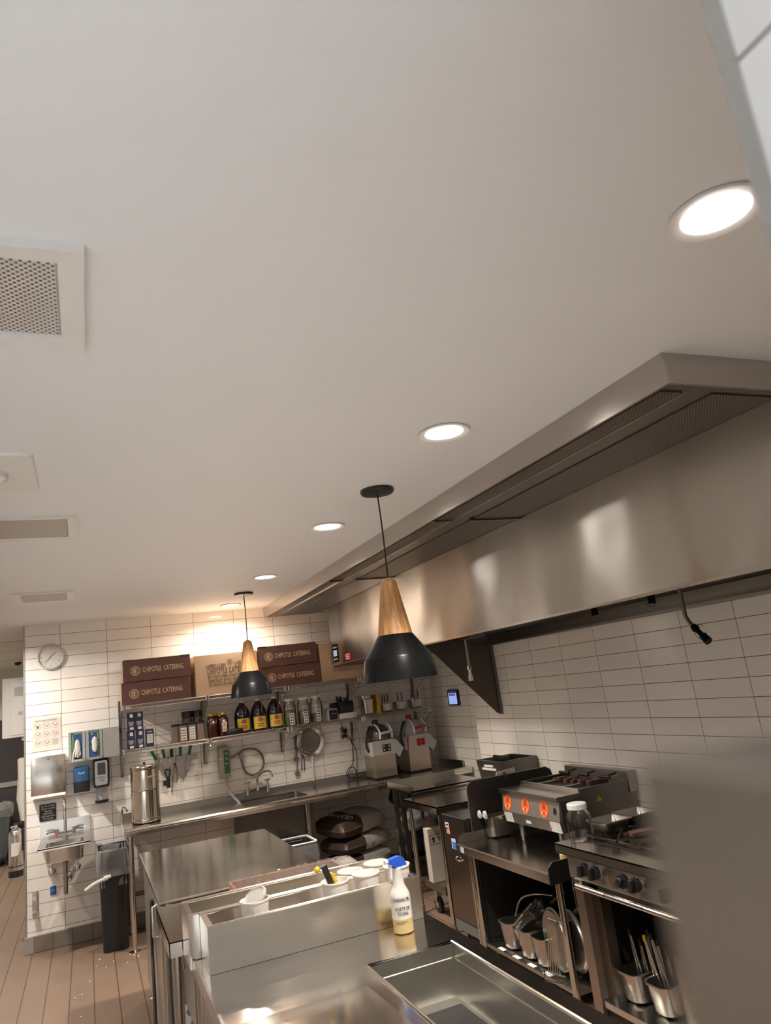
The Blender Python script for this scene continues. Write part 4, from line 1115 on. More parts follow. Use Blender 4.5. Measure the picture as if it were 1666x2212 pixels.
b = B(); b.cube(SX0, SX1, SY1-0.012, WY, ZS, ZS+0.052); b.cube(SX1-0.010, SX1+0.006, SY0+0.16, SY1, ZS, ZS+0.052); b.put('splashback', M_stmid, t, smooth=False)
b = B(); cx_, cy_, hx_, hy_ = (bx_0+bx_1)/2, (by_0+by_1)/2, (bx_1-bx_0)/2, (by_1-by_0)/2
b.loft([rrect(cx_, cy_, hx_+0.001, hy_+0.001, 0.03, ZS-0.001), rrect(cx_, cy_, hx_-0.008, hy_-0.008, 0.05, 0.60), rrect(cx_, cy_, hx_-0.04, hy_-0.04, 0.05, 0.585)], False, True)
b.loft([rrect(cx_, cy_, hx_+0.006, hy_+0.006, 0.03, ZS-0.013), rrect(cx_, cy_, hx_+0.003, hy_+0.003, 0.05, 0.59), rrect(cx_, cy_, hx_-0.04, hy_-0.04, 0.05, 0.575)], False, True)
b.put('basin', M_stmid, t)
b = B(); b.cube(bx_0-0.03, bx_1+0.03, 6.86, 6.868, 0.55, 0.875); b.cube(bx_0-0.03, bx_0-0.022, 6.868, 7.34, 0.55, 0.875); b.cube(bx_1+0.022, bx_1+0.03, 6.868, 7.34, 0.55, 0.875); b.put('basin_apron', M_stdk, t, smooth=False)
for k, (lx, ly) in enumerate(((0.315, 6.845), (1.835, 6.815), (3.40, 6.845), (0.315, 7.44), (1.835, 7.44), (3.40, 7.44))):
    b = B(); b.cyl((lx, ly, 0.055), (lx, ly, ZS-0.012), 0.0205, 0.0205, 18); b.cyl((lx, ly, ZS-0.075), (lx, ly, ZS-0.03), 0.026, 0.026, 18); lg = b.put('leg', M_stz, t)
    b = B(); b.lathe([(0.046, 0.0), (0.046, 0.004), (0.015, 0.014), (0.012, 0.06)], (lx, ly), 18); b.put('foot', M_chrome, lg)
# lower pipe rail
B().tube([(0.33, 7.44, 0.30), (1.83, 7.44, 0.30)], 0.018, 10).put('lower_rail', M_stdk, t)

# faucet
t = thing('sink_faucet', (1.525, 7.48, ZS), 'chrome two-handle faucet mounted over the sink basin', 'faucet')
yb2 = 7.44
b = B(); b.cyl((1.425, yb2, 0.995), (1.625, yb2, 1.005), 0.013, 0.013, 14)
for xx in (1.425, 1.625):
    b.cyl((xx, yb2, 0.955), (xx, yb2, 1.065), 0.017, 0.014, 14); b.cyl((xx, yb2, 1.0), (xx, 7.519, 1.0), 0.012, 0.020, 14)
b.cyl((1.525, yb2, 0.985), (1.525, yb2, 1.035), 0.018, 0.014, 14); b.put('body', M_chrome, t)
B().tube([(1.525, yb2, 1.03), (1.525, yb2-0.005, 1.10), (1.545, yb2-0.03, 1.135), (1.60, yb2-0.10, 1.165), (1.632, yb2-0.15, 1.155), (1.640, yb2-0.165, 1.10)], 0.0105, 12, 2).put('swing_spout', M_chrome, t)
for xx in (1.425, 1.625):
    b = B(); b.cyl((xx-0.032, yb2, 1.068), (xx+0.032, yb2, 1.072), 0.006, 0.006, 8); b.cyl((xx, yb2-0.032, 1.07), (xx, yb2+0.032, 1.07), 0.006, 0.006, 8); b.cyl((xx, yb2, 1.06), (xx, yb2, 1.082), 0.010, 0.008, 10); b.put('cross_handle', M_chrome, t)

# detergent dispenser + hose
t = thing('detergent_dispenser', (1.225, WY, 1.13), 'grey wall detergent dispenser with a green strip', 'detergent dispenser')
B().cube(1.172, 1.275, 7.42, WY, 1.150, 1.440, bev=0.006).put('cabinet', plain('beige_grey', (0.34, 0.315, 0.25), 0.45), t)
pl = on_plane((1.240, 7.42, 1.295), **FRONT)
b = B(); patch(b, pl, -0.024, 0.028, -0.105, 0.110, d=0.002); gs = b.put('green_strip', plain('green_print', (0.03, 0.14, 0.045), 0.4), t, smooth=False)
b = B(); [patch(b, pl, -0.013+0.007*i, -0.008+0.007*i, vv-0.004, vv+0.004, d=0.003) for i in range(4) for vv in (0.082, -0.012)]; disc(b, pl, 0.002, 0.030, 0.0, 0.007, 12, d=0.003); b.put('lettering', M_whpr, gs, smooth=False)
b = B(); yz_lathe(b, [(0.008, 7.42), (0.008, 7.412)], 1.186, 1.33, 10); b.put('knob', M_whitep, t)
B().tube([(1.225, 7.46, 1.155), (1.23, 7.44, 1.10), (1.245, 7.38, 1.02), (1.275, 7.30, 0.97), (1.305, 7.22, 0.925), (1.325, 7.19, 0.86)], 0.013, 12, 3).put('outlet_hose', plain('grey_hose', (0.40, 0.38, 0.36), 0.35), t)
t = thing('spray_hose', (1.5, 7.49, 1.12), 'looped grey water hose on the wall beside the detergent dispenser', 'hose')
pts = [(1.285, 7.47, 1.335), (1.33, 7.47, 1.335), (1.40, 7.47, 1.375), (1.50, 7.475, 1.388), (1.585, 7.475, 1.345), (1.622, 7.478, 1.24), (1.585, 7.478, 1.16), (1.50, 7.48, 1.125), (1.435, 7.485, 1.155), (1.405, 7.49, 1.225), (1.395, 7.495, 1.31)]
B().tube(pts, 0.0105, 10, 3).put('hose', plain('braided_hose', (0.20, 0.185, 0.165), 0.35, 0.6), t)
b = B(); b.cyl((1.395, 7.495, 1.30), (1.395, 7.495, 1.36), 0.016, 0.013, 12); b.cyl((1.395, 7.49, 1.345), (1.395, 7.519, 1.345), 0.018, 0.022, 12); b.put('coupling', M_stmid, t)

# knives on a magnetic bar
t = thing('knife_rack', (0.78, WY, 1.36), 'pale magnetic knife bar on the tiles under the lower shelf', 'knife rack')
B().cube(0.585, 0.985, 7.502, WY, 1.362, 1.402, bev=0.003).put('bar', plain('pale_bar', (0.42, 0.38, 0.33), 0.4), t)
M_green = plain('green_handle', (0.012, 0.085, 0.055), 0.35)
M_blade = steel('blade', col=(0.52, 0.49, 0.45), rough=0.22, axis='z')
def knife(x, lab, ang, hl, bl, bw, hmat, tip):
    """handle up, blade down, hanging on the bar"""
    zc = 1.385
    t = thing('kitchen_knife', (x, 7.495, zc-bl), lab, 'knife', 'knives hanging on the wall bar')
    b = B(); b.loft([[Vector((x+s*wx, yy, zc+z)) for s, yy in ((-1, 7.486), (1, 7.486), (1, 7.500), (-1, 7.500))] for z, wx in ((0.028, 0.011), (0.06, 0.014), (hl*0.6, 0.012), (hl, 0.015))]); b.spin((x, 7.495, zc), 'Y', ang); b.put('handle', hmat, t)
    prof = [(-bw*0.45, 0.03), (bw*0.5, 0.03), (bw*0.5, -bl*0.45), (bw*(0.5 if tip else 0.15), -bl*0.8), ((bw*0.45 if tip == 2 else 0.0), -bl), (-bw*0.35, -bl*0.72)]
    b = B(); b.prism([(x+u, zc+v) for u, v in prof], 'y', 7.4985, 7.5012); b.spin((x, 7.495, zc), 'Y', ang); b.put('blade', M_blade, t, smooth=False)
knife(0.607, 'slim knife with a green handle, leaning, first on the bar at the urn end', -0.42, 0.12, 0.18, 0.040, M_green, 0)
knife(0.678, 'broad knife with a looped dark green handle, second on the bar', -0.16, 0.12, 0.20, 0.060, M_green, 0)
knife(0.738, 'long thin sharpening steel hanging deepest on the bar', 0.02, 0.10, 0.33, 0.020, M_black, 0)
knife(0.820, 'wide cleaver shaped knife with a green handle', 0.04, 0.12, 0.20, 0.075, M_green, 2)
knife(0.897, 'pointed knife with a green handle at the dispenser end of the bar', 0.20, 0.12, 0.17, 0.050, M_green, 0)
b = B()
for k in range(6):
    a = PI*k/6
    b.tube([(0.765+0.028*math.cos(a)*s, 7.495-0.020*math.sin(a), z) for s, z in ((0.2, 1.36), (0.55, 1.30), (0.95, 1.23), (0.6, 1.18), (-0.6, 1.18), (-0.95, 1.23), (-0.55, 1.30), (-0.2, 1.36))], 0.0018, 5, 1)
t = thing('whisk', (0.765, 7.495, 1.17), 'wire whisk hanging between the knives', 'whisk')
b.put('wires', M_wire, t)
B().cyl((0.765, 7.495, 1.355), (0.765, 7.495, 1.50), 0.009, 0.011, 12).put('handle', M_wire, t)

# strainer, peeler, tongs
t = thing('strainer', (2.10, 7.47, 0.98), 'round mesh strainer hanging by its rim hook under the shelf', 'strainer')
b = B()
for r_, y_ in ((0.140, 7.445), (0.108, 7.455)): b.tube([(2.102+r_*math.cos(2*PI*i/40), y_, 1.362+r_*math.sin(2*PI*i/40)) for i in range(40)], 0.008 if r_ > 0.12 else 0.004, 8, closed=True)
yz_lathe(b, [(0.140, 7.446), (0.112, 7.457)], 2.102, 1.362, 40, False, False); b.put('rim', M_pan, t)
b = B(); yz_lathe(b, [(0.110, 7.456), (0.095, 7.485), (0.06, 7.50), (0.01, 7.506)], 2.102, 1.362, 32, False); b.put('mesh_bowl', perforated('wire_mesh', (0.26, 0.23, 0.20), (0.09, 0.075, 0.06), 0.006, 0.006, vax='Z', thr=0.1), t)
b = B(); b.tube([(2.102, 7.445, 1.225), (2.100, 7.44, 1.10), (2.094, 7.44, 0.985)], 0.0095, 10); b.put('handle', M_whitep, t)
b = B(); b.tube([(2.102, 7.448, 1.50), (2.102, 7.45, 1.525), (2.102, 7.462, 1.515)], 0.006, 8); b.put('hook', M_wire, t)
t = thing('spiral_peeler', (1.955, 7.49, 1.03), 'grey coil-handled tool hanging beside the strainer', 'kitchen tool')
b = B(); b.tube([(1.960+0.016*math.cos(i*0.9), 7.49+0.012*math.sin(i*0.9), 1.44-0.0035*i) for i in range(46)], 0.0045, 5); b.put('coil', M_black, t)
b = B(); b.cyl((1.955, 7.49, 1.29), (1.945, 7.49, 1.05), 0.010, 0.008, 10); b.put('shaft', M_stmid, t)
for zz, rr in ((1.215, 0.026), (1.075, 0.028)): b = B(); yz_lathe(b, [(rr, 7.478), (rr, 7.500)], 1.948, zz, 18); b.put('wheel', M_stmid, t)
t = thing('tongs', (2.01, 7.50, 1.07), 'dark slim tongs hanging behind the strainer', 'tongs')
for s in (-1, 1): B().tube([(2.02, 7.50, 1.24), (2.02+s*0.016, 7.50, 1.18), (2.010+s*0.014, 7.50, 1.09)], 0.0055, 8, 1).put('arm', M_stdk, t)
B().cyl((2.020, 7.50, 1.235), (2.022, 7.50, 1.28), 0.012, 0.010, 10).put('hinge', M_black, t)
t = thing('wall_outlet', (2.485, WY, 1.33), 'steel wall outlet below the black bins', 'outlet')
B().cube(2.445, 2.525, 7.510, WY, 1.330, 1.452, bev=0.003).put('cover_plate', M_st, t)
b = B(); b.cube(2.470, 2.515, 7.470, 7.511, 1.395, 1.435, bev=0.006); b.put('plug', M_black, t)
b = B(); b.cube(2.468, 2.502, 7.508, 7.5105, 1.345, 1.380); b.put('socket', M_black, t)
t = thing('power_cord', (2.5, 7.46, 0.94), 'black power cord hanging from the shelf and coiled on the sink table', 'cord')
b = B(); b.tube([(2.452, 7.48, 1.54), (2.47, 7.485, 1.44), (2.56, 7.485, 1.30), (2.56, 7.485, 1.19), (2.545, 7.48, 1.08), (2.47, 7.47, 0.985), (2.46, 7.45, 0.948), (2.54, 7.44, 0.943), (2.57, 7.45, 0.99), (2.53, 7.47, 1.06), (2.47, 7.47, 1.03), (2.45, 7.46, 0.96), (2.50, 7.44, 0.94), (2.60, 7.43, 0.94)], 0.0048, 8, 3); b.put('cable', M_black, t)
b = B(); b.tube([(2.492, 7.475, 1.40), (2.54, 7.475, 1.33), (2.60, 7.475, 1.20), (2.58, 7.47, 1.04), (2.56, 7.45, 0.945)], 0.0045, 8, 3); b.put('cable', M_black, t)

# urn and loose spigot
t = thing('tea_urn', (0.460, 7.13, ZS+0.002), 'tall round stainless tea urn at the end of the sink table', 'urn')
ux_, uy_ = 0.462, 7.10
b = B(); b.lathe([(0.108, ZS+0.001), (0.124, ZS+0.006), (0.124, ZS+0.030), (0.121, ZS+0.036), (0.1205, ZS+0.040), (0.120, ZS+0.264), (0.1202, ZS+0.268), (0.1215, ZS+0.270), (0.1215, ZS+0.273), (0.1202, ZS+0.275), (0.120, ZS+0.279), (0.120, ZS+0.436), (0.1205, ZS+0.442), (0.123, ZS+0.448), (0.123, ZS+0.466), (0.119, ZS+0.468)], (ux_, uy_), 48); b.put('body', steel('urn_steel', col=(0.66, 0.59, 0.49), rough=0.13, axis='z', rvar=0.03, aniso=0.0), t)
b = B(); b.lathe([(0.118, ZS+0.466), (0.114, ZS+0.474), (0.06, ZS+0.482), (0.012, ZS+0.484)], (ux_, uy_), 40); lid = b.put('lid', M_st, t)
B().lathe([(0.010, ZS+0.482), (0.010, ZS+0.492), (0.017, ZS+0.496), (0.012, ZS+0.503)], (ux_, uy_), 14).put('lid_knob', M_black, lid)
b = B(); ya = uy_-0.120; b.tube([(ux_+0.005, ya+0.004, ZS+0.375), (ux_+0.007, ya-0.025, ZS+0.375), (ux_+0.085, ya+0.005, ZS+0.385), (ux_+0.085, ya+0.035, ZS+0.385)], 0.005, 8); b.put('side_handle', M_chrome, t)
t = thing('faucet_tap', (0.25, 7.32, ZS), 'chrome tap behind the urn at the sink table end', 'tap')
b = B(); b.tube([(0.272, 7.36, ZS+0.0), (0.272, 7.36, ZS+0.09), (0.275, 7.33, ZS+0.125), (0.30, 7.28, ZS+0.125), (0.31, 7.25, ZS+0.10)], 0.010, 10, 2); b.put('spout', M_chrome, t)
t = thing('drink_spigot', (0.70, 7.50, 1.17), 'black drink spigot fixed by the knives above the sink table', 'spigot')
b = B(); b.cyl((0.655, 7.47, 1.19), (0.70, 7.47, 1.19), 0.014, 0.014, 12); b.cyl((0.695, 7.47, 1.145), (0.695, 7.47, 1.225), 0.018, 0.018, 12); b.cyl((0.665, 7.47, 1.17), (0.665, 7.47, 1.21), 0.018, 0.018, 12); b.cyl((0.69, 7.47, 1.19), (0.69, 7.52, 1.19), 0.012, 0.012, 10); b.put('valve', M_black, t)
b = B(); b.tube([(0.690, 7.47, 1.225), (0.670, 7.465, 1.29), (0.676, 7.465, 1.305), (0.712, 7.465, 1.308), (0.716, 7.465, 1.295), (0.702, 7.47, 1.225)], 0.0065, 8); b.put('lever', M_black, t)

# ------------------------------------------------------------------ vegetable cutters at the right end
M_cutgrey = plain('cutter_grey', (0.42, 0.40, 0.38), 0.4)
M_redp = plain('red_plastic', (0.42, 0.015, 0.02), 0.3)
def cutter(x, y, lab, red, dark):
    z = ZS+0.002
    t = thing('vegetable_cutter', (x, y, z), lab, 'food processor', 'countertop vegetable cutters')
    b = B(); b.cube(x-0.105, x+0.130, y-0.14, y+0.14, z+0.012, z+0.225, bev=0.004, seg=1); b.put('motor_base', steel('motor_steel', col=(0.50, 0.43, 0.35), rough=0.3, axis='z') if 'motor_steel' not in MATS else MATS['motor_steel'], t, smooth=False)
    b = B(); b.cube(x-0.108, x+0.133, y-0.143, y+0.143, z, z+0.014); b.put('foot', M_black, t, smooth=False)
    b = B(); b.prism([(x-0.115, z+0.222), (x+0.135, z+0.222), (x+0.172, z+0.180), (x+0.225, z+0.262), (x+0.150, z+0.352), (x+0.105, z+0.362), (x-0.115, z+0.352)], 'y', y-0.145, y+0.145); b.put('discharge_arm', M_cutgrey, t, smooth=False)
    pl = on_plane((x, y-0.145, z+0.29), **FRONT)
    b = B(); patch(b, pl, -0.005, 0.085, -0.040, 0.030, d=0.003); pn = b.put('keypad', M_redp if red else M_black, t, smooth=False)
    for uu in (0.012, 0.066):
        for vv in (-0.022, 0.012): b = B(); patch(b, pl, uu-0.008, uu+0.008, vv-0.008, vv+0.008, d=0.004); b.put('button', M_greyp if not red else M_black, pn, smooth=False)
    b = B(); b.prism([(x-0.115, z+0.222), (x-0.105, z+0.222), (x-0.09, z+0.352), (x-0.115, z+0.352)], 'y', y-0.148, y-0.143); b.put('side_cover', M_greyp if not red else M_redp, t, smooth=False)
    # feed head
    b = B(); b.lathe([(0.115, z+0.352), (0.120, z+0.38), (0.112, z+0.43), (0.090, z+0.475), (0.055, z+0.505), (0.030, z+0.512)], (x+0.03, y+0.02), 30); b.put('feed_head', M_smoke if not red else M_greyp, t)
    b = B(); b.lathe([(0.030, z+0.50), (0.032, z+0.555), (0.026, z+0.560)], (x+0.01, y+0.02), 20); b.put('feed_tube', M_redp if red else M_black, t)
    for xx in (-0.005, 0.125):
        b = B(); b.tube([(x+xx, y-0.118, z+0.372), (x+xx+0.006, y-0.115, z+0.43), (x+xx, y-0.06, z+0.50), (x+xx-0.01, y+0.0, z+0.515)], 0.010, 8, 2)
        b.put('white_bracket', M_whitep, t)
    b = B(); b.tube([(x+0.0, y-0.122, z+0.425), (x+0.125, y-0.122, z+0.435)], 0.013, 10); b.put('push_handle', M_redp if red else M_greyp, t)
    b = B(); b.tube([(x-0.12, y-0.06, z+0.26), (x-0.145, y-0.05, z+0.33), (x-0.11, y-0.05, z+0.46), (x-0.06, y, z+0.50)], 0.012, 8, 2); b.put('locking_arm', M_black, t)
cutter(2.730, 7.20, 'vegetable cutter with black keypad and grey push handle, toward the strainer', False, False)
cutter(3.130, 7.24, 'vegetable cutter with red keypad and red push handle, in the alcove corner', True, False)
t = thing('wall_tablet', (3.556, 6.95, 1.53), 'small lit black tablet on the alcove wall', 'tablet')
b = B(); b.loft([[Vector((xx, p.x, p.y)) for p in rrect(6.955, 1.612, 0.115, 0.080, 0.012, 0)] for xx in (3.56, 3.535)]); b.put('case', M_black, t)
pl = on_plane((3.535, 6.955, 1.612), **LEFT)
b = B(); patch(b, pl, -0.092, 0.092, -0.066, 0.045, d=0.001); sc = b.put('screen', plain('lit_screen', (0.05, 0.05, 0.05), 0.3, emit=(0.33, 0.46, 0.86), estr=0.75), t, smooth=False)
b = B(); patch(b, pl, -0.092, 0.092, 0.046, 0.066, d=0.001); b.put('title_bar', plain('dark_blue_screen', (0.01, 0.01, 0.01), 0.3, emit=(0.02, 0.05, 0.22), estr=0.7), sc, smooth=False)
for k in range(4):
    b = B(); patch(b, pl, -0.075+0.036*k, -0.048+0.036*k, 0.018, 0.038, d=0.0018); b.put('icon', MATS['red_dot'] if k < 2 else M_navy, sc, smooth=False)
# ================================================================== FLOOR GOODS UNDER THE SINK TABLE
def sack(cx, cy, z, hx, hy, hz, ang, lab, brown_side, words, lean=0.0, leany=0.0):
    t = thing('rice_sack', (cx, cy, z), lab, 'sack', 'brown and white rice sacks')
    rot = Matrix.Rotation(ang, 3, 'Z')
    def surf(u, v, s):
        e = max(0.0, (1-abs(u)**5))*max(0.0, (1-abs(v)**4))
        h = hz*(e**0.30)*(1+0.05*math.sin(3*u+1)*math.cos(2.3*v)) + s*0.006*math.sin(u*9+v*4)*e
        p = rot @ Vector((u*hx*(1-0.05*abs(v)**2), v*hy*(1-0.05*abs(u)**2), 0))
        return Vector((cx+p.x, cy+p.y, z+hz*0.85+s*h + lean*u*hx + leany*v*hy))
    n = 22
    def shell(u0, u1, off):
        b = B(); m_ = 16
        for s in (1, -1):
            g = [[b.bm.verts.new(surf(u0+(u1-u0)*i/m_, -1+2*j/n, s) + Vector((0, 0, off*s))) for j in range(n+1)] for i in range(m_+1)]
            for i in range(m_):
                for j in range(n): b.bm.faces.new((g[i][j], g[i+1][j], g[i+1][j+1], g[i][j+1]))
        bmesh.ops.remove_doubles(b.bm, verts=b.bm.verts[:], dist=0.0004)
        return b
    cut = -1+2*brown_side
    shell(-1, 1, 0).put('sack', MATS['sack_white'], t)
    if brown_side > 0: shell(-1.0, cut, 0.0012).put('brown_print', MATS['sack_brown'], t)
    if words:
        b = B()
        for (s, u, v, wd, hg, vert) in words:
            def pl(a, c_, d, u=u, v=v, vert=vert):
                uu, vv = (u + a/hx, v + c_/hy) if not vert else (u + c_/hx, v - a/hy)
                return surf(max(-0.99, min(0.99, uu)), max(-0.99, min(0.99, vv)), 1) + Vector((0, 0, 0.002+d))
            letters(b, s, pl, 0, 0, wd, hg)
        b.put('lettering', M_whpr if words[0][5] is not None and words[0][1] < cut else M_blackpr, t, smooth=False)
    return t
plain('sack_white', (0.46, 0.43, 0.38), 0.6, bump=0.004, bscale=14)
plain('sack_brown', (0.060, 0.036, 0.026), 0.5, bump=0.003, bscale=14)
wd1 = [('RICELAND', -0.45, -0.10, 0.28, 0.085, True)]
sack(2.36, 7.19, 0.0125, 0.34, 0.20, 0.076, 0.42, 'lowest rice sack of the stack under the sink table, mostly hidden', 0.35, None)
sack(2.37, 7.185, 0.174, 0.34, 0.20, 0.076, 0.46, 'second lowest rice sack of the stack under the sink table', 0.38, None)
sack(2.385, 7.18, 0.336, 0.33, 0.20, 0.076, 0.44, 'rice sack just below the top one, brown corner showing', 0.42, [('RICELAND', 0.35, -0.5, 0.11, 0.03, None)], 0.0, 0.03)
sack(2.345, 7.17, 0.507, 0.33, 0.20, 0.088, 0.50, 'topmost rice sack of the stack, white name on its brown end', 0.44, wd1, 0.03, 0.10)
sack(2.06, 6.74, 0.029, 0.17, 0.15, 0.185, 0.1, 'pale sack slumped on the floor beside the rice stack', 0.0, [('MEDIUM GRAIN', -0.1, 0.1, 0.22, 0.03, None)], 0.0)
# lined wire basket bin
t = thing('waste_bin', (1.675, 6.62, 0), 'low white-lined bin beside the prep table corner', 'waste bin')
b = B(); rbin(b, 1.675, 6.62, 0.115, 0.17, 0.0, 0.60, 0.80, 0.03); b.put('bin', M_black, t)
b = B(); liner(b, 1.675, 6.62, 0.117, 0.172, 0.03, 0.605, 0.14, 0.012, 5); b.put('liner', M_film, t)
b = B(); b.tube(rrect(1.675, 6.62, 0.121, 0.176, 0.03, 0.612), 0.007, 6, closed=True); b.put('rim_band', M_white, t)
# wrapped dark bundle beside the cart
t = thing('plastic_bundle', (2.86, 7.02, 0.0), 'dark wrapped bundle of plastic bags on a low rack behind the cart', 'bundle')
def blob(b, c, r, seed, amp=0.14, sub=3, sc=(1, 1, 1)):
    rr = bmesh.ops.create_icosphere(b.bm, subdivisions=sub, radius=1.0)
    for v in rr['verts']:
        p = v.co.copy()
        k = 1+amp*(math.sin(p.x*5+seed)+math.sin(p.y*6+seed*2)+math.sin(p.z*7+seed*3))*0.5
        v.co = Vector((c[0]+p.x*r*sc[0]*k, c[1]+p.y*r*sc[1]*k, c[2]+p.z*r*sc[2]*k))
M_bagblk = plain('black_bag', (0.010, 0.010, 0.012), 0.28)
b = B(); blob(b, (2.90, 7.02, 0.76), 0.17, 1.0, 0.10, 3, (1, 0.9, 0.8)); b.put('black_bag', M_bagblk, t)
b = B(); blob(b, (2.94, 7.02, 0.53), 0.155, 2.3, 0.12, 4, (1, 0.9, 0.75)); b.put('clear_bag', plain('crumpled_film', (0.30, 0.29, 0.28), 0.18, bump=0.02, bscale=18, var=0.5, vscale=16), t)
b = B(); blob(b, (2.95, 7.02, 0.315), 0.175, 4.0, 0.10, 3, (1, 0.9, 0.7)); b.put('dark_bag', M_bagblk, t)
b = B(); b.cube(2.76, 3.12, 6.86, 7.20, 0.185, 0.205); [b.cyl((x, y, 0), (x, y, 0.19), 0.015, 0.015, 10) for x in (2.79, 3.09) for y in (6.89, 7.17)]; b.put('rack', M_stdk, t, smooth=False)

# ================================================================== ISLAND: prep table with refrigerator
ZT = 0.90
t = thing('prep_table', (0.76, 5.0, 0), 'wide stainless prep table over a refrigerator in the middle of the aisle', 'prep table')
b = B(); b.cube(0.318, 1.212, 4.235, 5.790, ZT-0.030, ZT, bev=0.004, seg=1); b.put('worktop', M_sttop, t, smooth=False)
b = B(); b.cube(0.345, 1.19, 4.27, 5.76, 0.115, ZT-0.030); b.put('cabinet', M_stdk, t, smooth=False)
b = B(); b.cube(0.338, 0.346, 4.30, 5.72, 0.12, ZT-0.05); b.put('side_panel', M_stmid, t, smooth=False)
b = B(); b.tube([(0.345, 4.66, 0.80), (0.315, 4.66, 0.79), (0.315, 4.66, 0.64), (0.345, 4.66, 0.63)], 0.009, 8); b.put('pull_handle', M_st, t)
for (lx, ly) in ((0.375, 5.70), (0.375, 4.33), (1.16, 5.70), (1.16, 4.33)):
    b = B(); b.cyl((lx, ly, 0.02), (lx, ly, 0.118), 0.020, 0.024, 14); b.lathe([(0.040, 0.0), (0.040, 0.010), (0.018, 0.022)], (lx, ly), 18); b.put('foot', M_chrome, t)
t = thing('power_cord', (0.33, 4.9, 0.0), 'black power cord hanging down the side of the prep table refrigerator', 'cord')
b = B(); b.tube([(0.330, 4.93, 0.74), (0.325, 4.94, 0.66), (0.322, 4.96, 0.50), (0.318, 4.86, 0.35), (0.315, 4.80, 0.20), (0.30, 4.70, 0.06), (0.32, 4.40, 0.012), (0.34, 4.2, 0.008)], 0.009, 8, 3); b.put('cable', M_black, t)
b = B(); b.cube(0.318, 0.338, 4.90, 4.96, 0.715, 0.775, bev=0.008); b.put('plug', M_black, t)

# second, lower table with open shelf
ZL = 0.885
t = thing('work_table', (0.8, 3.86, 0), 'narrow stainless work table between the prep table and the steel troughs', 'work table')
b = B(); b.cube(0.300, 1.25, 3.560, 4.215, ZL-0.004, ZL); b.cube(0.300, 1.25, 3.560, 3.564, ZL-0.060, ZL); b.cube(0.300, 0.304, 3.560, 4.215, ZL-0.060, ZL); b.cube(1.246, 1.25, 3.56, 4.215, ZL-0.06, ZL); b.put('worktop', M_sttop, t, smooth=False)
for (lx, ly) in ((0.335, 3.60), (1.215, 3.60), (0.335, 4.17), (1.215, 4.17)):
    b = B(); b.cyl((lx, ly, 0.0), (lx, ly, ZL-0.004), 0.021, 0.021, 18); b.put('leg', M_stz, t)
b = B(); b.cube(0.32, 1.23, 3.58, 4.19, 0.29, 0.315); b.put('undershelf', M_stmid, t, smooth=False)
b = B(); b.cube(0.40, 0.41, 3.60, 4.19, 0.32, ZL-0.06); b.cube(0.33, 1.22, 4.185, 4.192, 0.32, ZL-0.06); b.put('back_panel', M_stmid, t, smooth=False)
b = B(); b.tube([(0.375, 3.80, 0.80), (0.372, 3.76, 0.785), (0.372, 3.70, 0.73)], 0.004, 6); b.put('wire_hook', M_chrome, t)
t = thing('folded_cloth', (0.36, 3.84, 0.46), 'white paper cloth hanging on the work table undershelf', 'cloth')
b = B()
g = []
for i in range(9):
    y = 3.68+0.04*i; row = []
    for j in range(7):
        z = 0.50-0.012*j*(1+0.9*(8-i)/8); x = 0.395-0.004*j-0.010*math.sin(i*1.7+j)
        row.append(b.bm.verts.new((x, y, z)))
    g.append(row)
for i in range(8):
    for j in range(6): b.bm.faces.new((g[i][j], g[i+1][j], g[i+1][j+1], g[i][j+1]))
bmesh.ops.solidify(b.bm, geom=b.bm.faces[:], thickness=0.003)
tag(b.put('folded_cloth_sheet', M_white, t), 'x', 'x'); del t.children[0]['label']; del t.children[0]['category']
t.children[0].name = 'sheet'

# brown tray under cling film
t = thing('covered_tray', (0.985, 4.0, ZL), 'long brown tray under wrinkled cling film on the work table', 'tray')
b = B()
tx0, tx1, ty0, ty1, tz = 0.665, 1.240, 3.70, 4.185, ZL+0.050
cx_, cy_, hx_, hy_ = (tx0+tx1)/2, (ty0+ty1)/2, (tx1-tx0)/2, (ty1-ty0)/2
b.loft([rrect(cx_, cy_, hx_, hy_, 0.012, ZL+0.001), rrect(cx_, cy_, hx_, hy_, 0.012, tz), rrect(cx_, cy_, hx_-0.012, hy_-0.012, 0.012, tz), rrect(cx_, cy_, hx_-0.012, hy_-0.012, 0.012, ZL+0.008)])
b.put('tray', plain('brown_tray', (0.30, 0.15, 0.075), 0.4, var=0.2), t, smooth=False)
b = B(); rnd = random.Random(4)
nx, ny = 40, 12
g = [[b.bm.verts.new((tx0-0.004+(tx1-tx0+0.008)*i/nx, ty0-0.004+(ty1-ty0+0.008)*j/ny, tz+0.002+rnd.uniform(0, 0.009)*(1 if 0 < i < nx else 0.4))) for j in range(ny+1)] for i in range(nx+1)]
for i in range(nx):
    for j in range(ny): b.bm.faces.new((g[i][j], g[i+1][j], g[i+1][j+1], g[i][j+1]))
b.put('cling_film', M_film2, t)

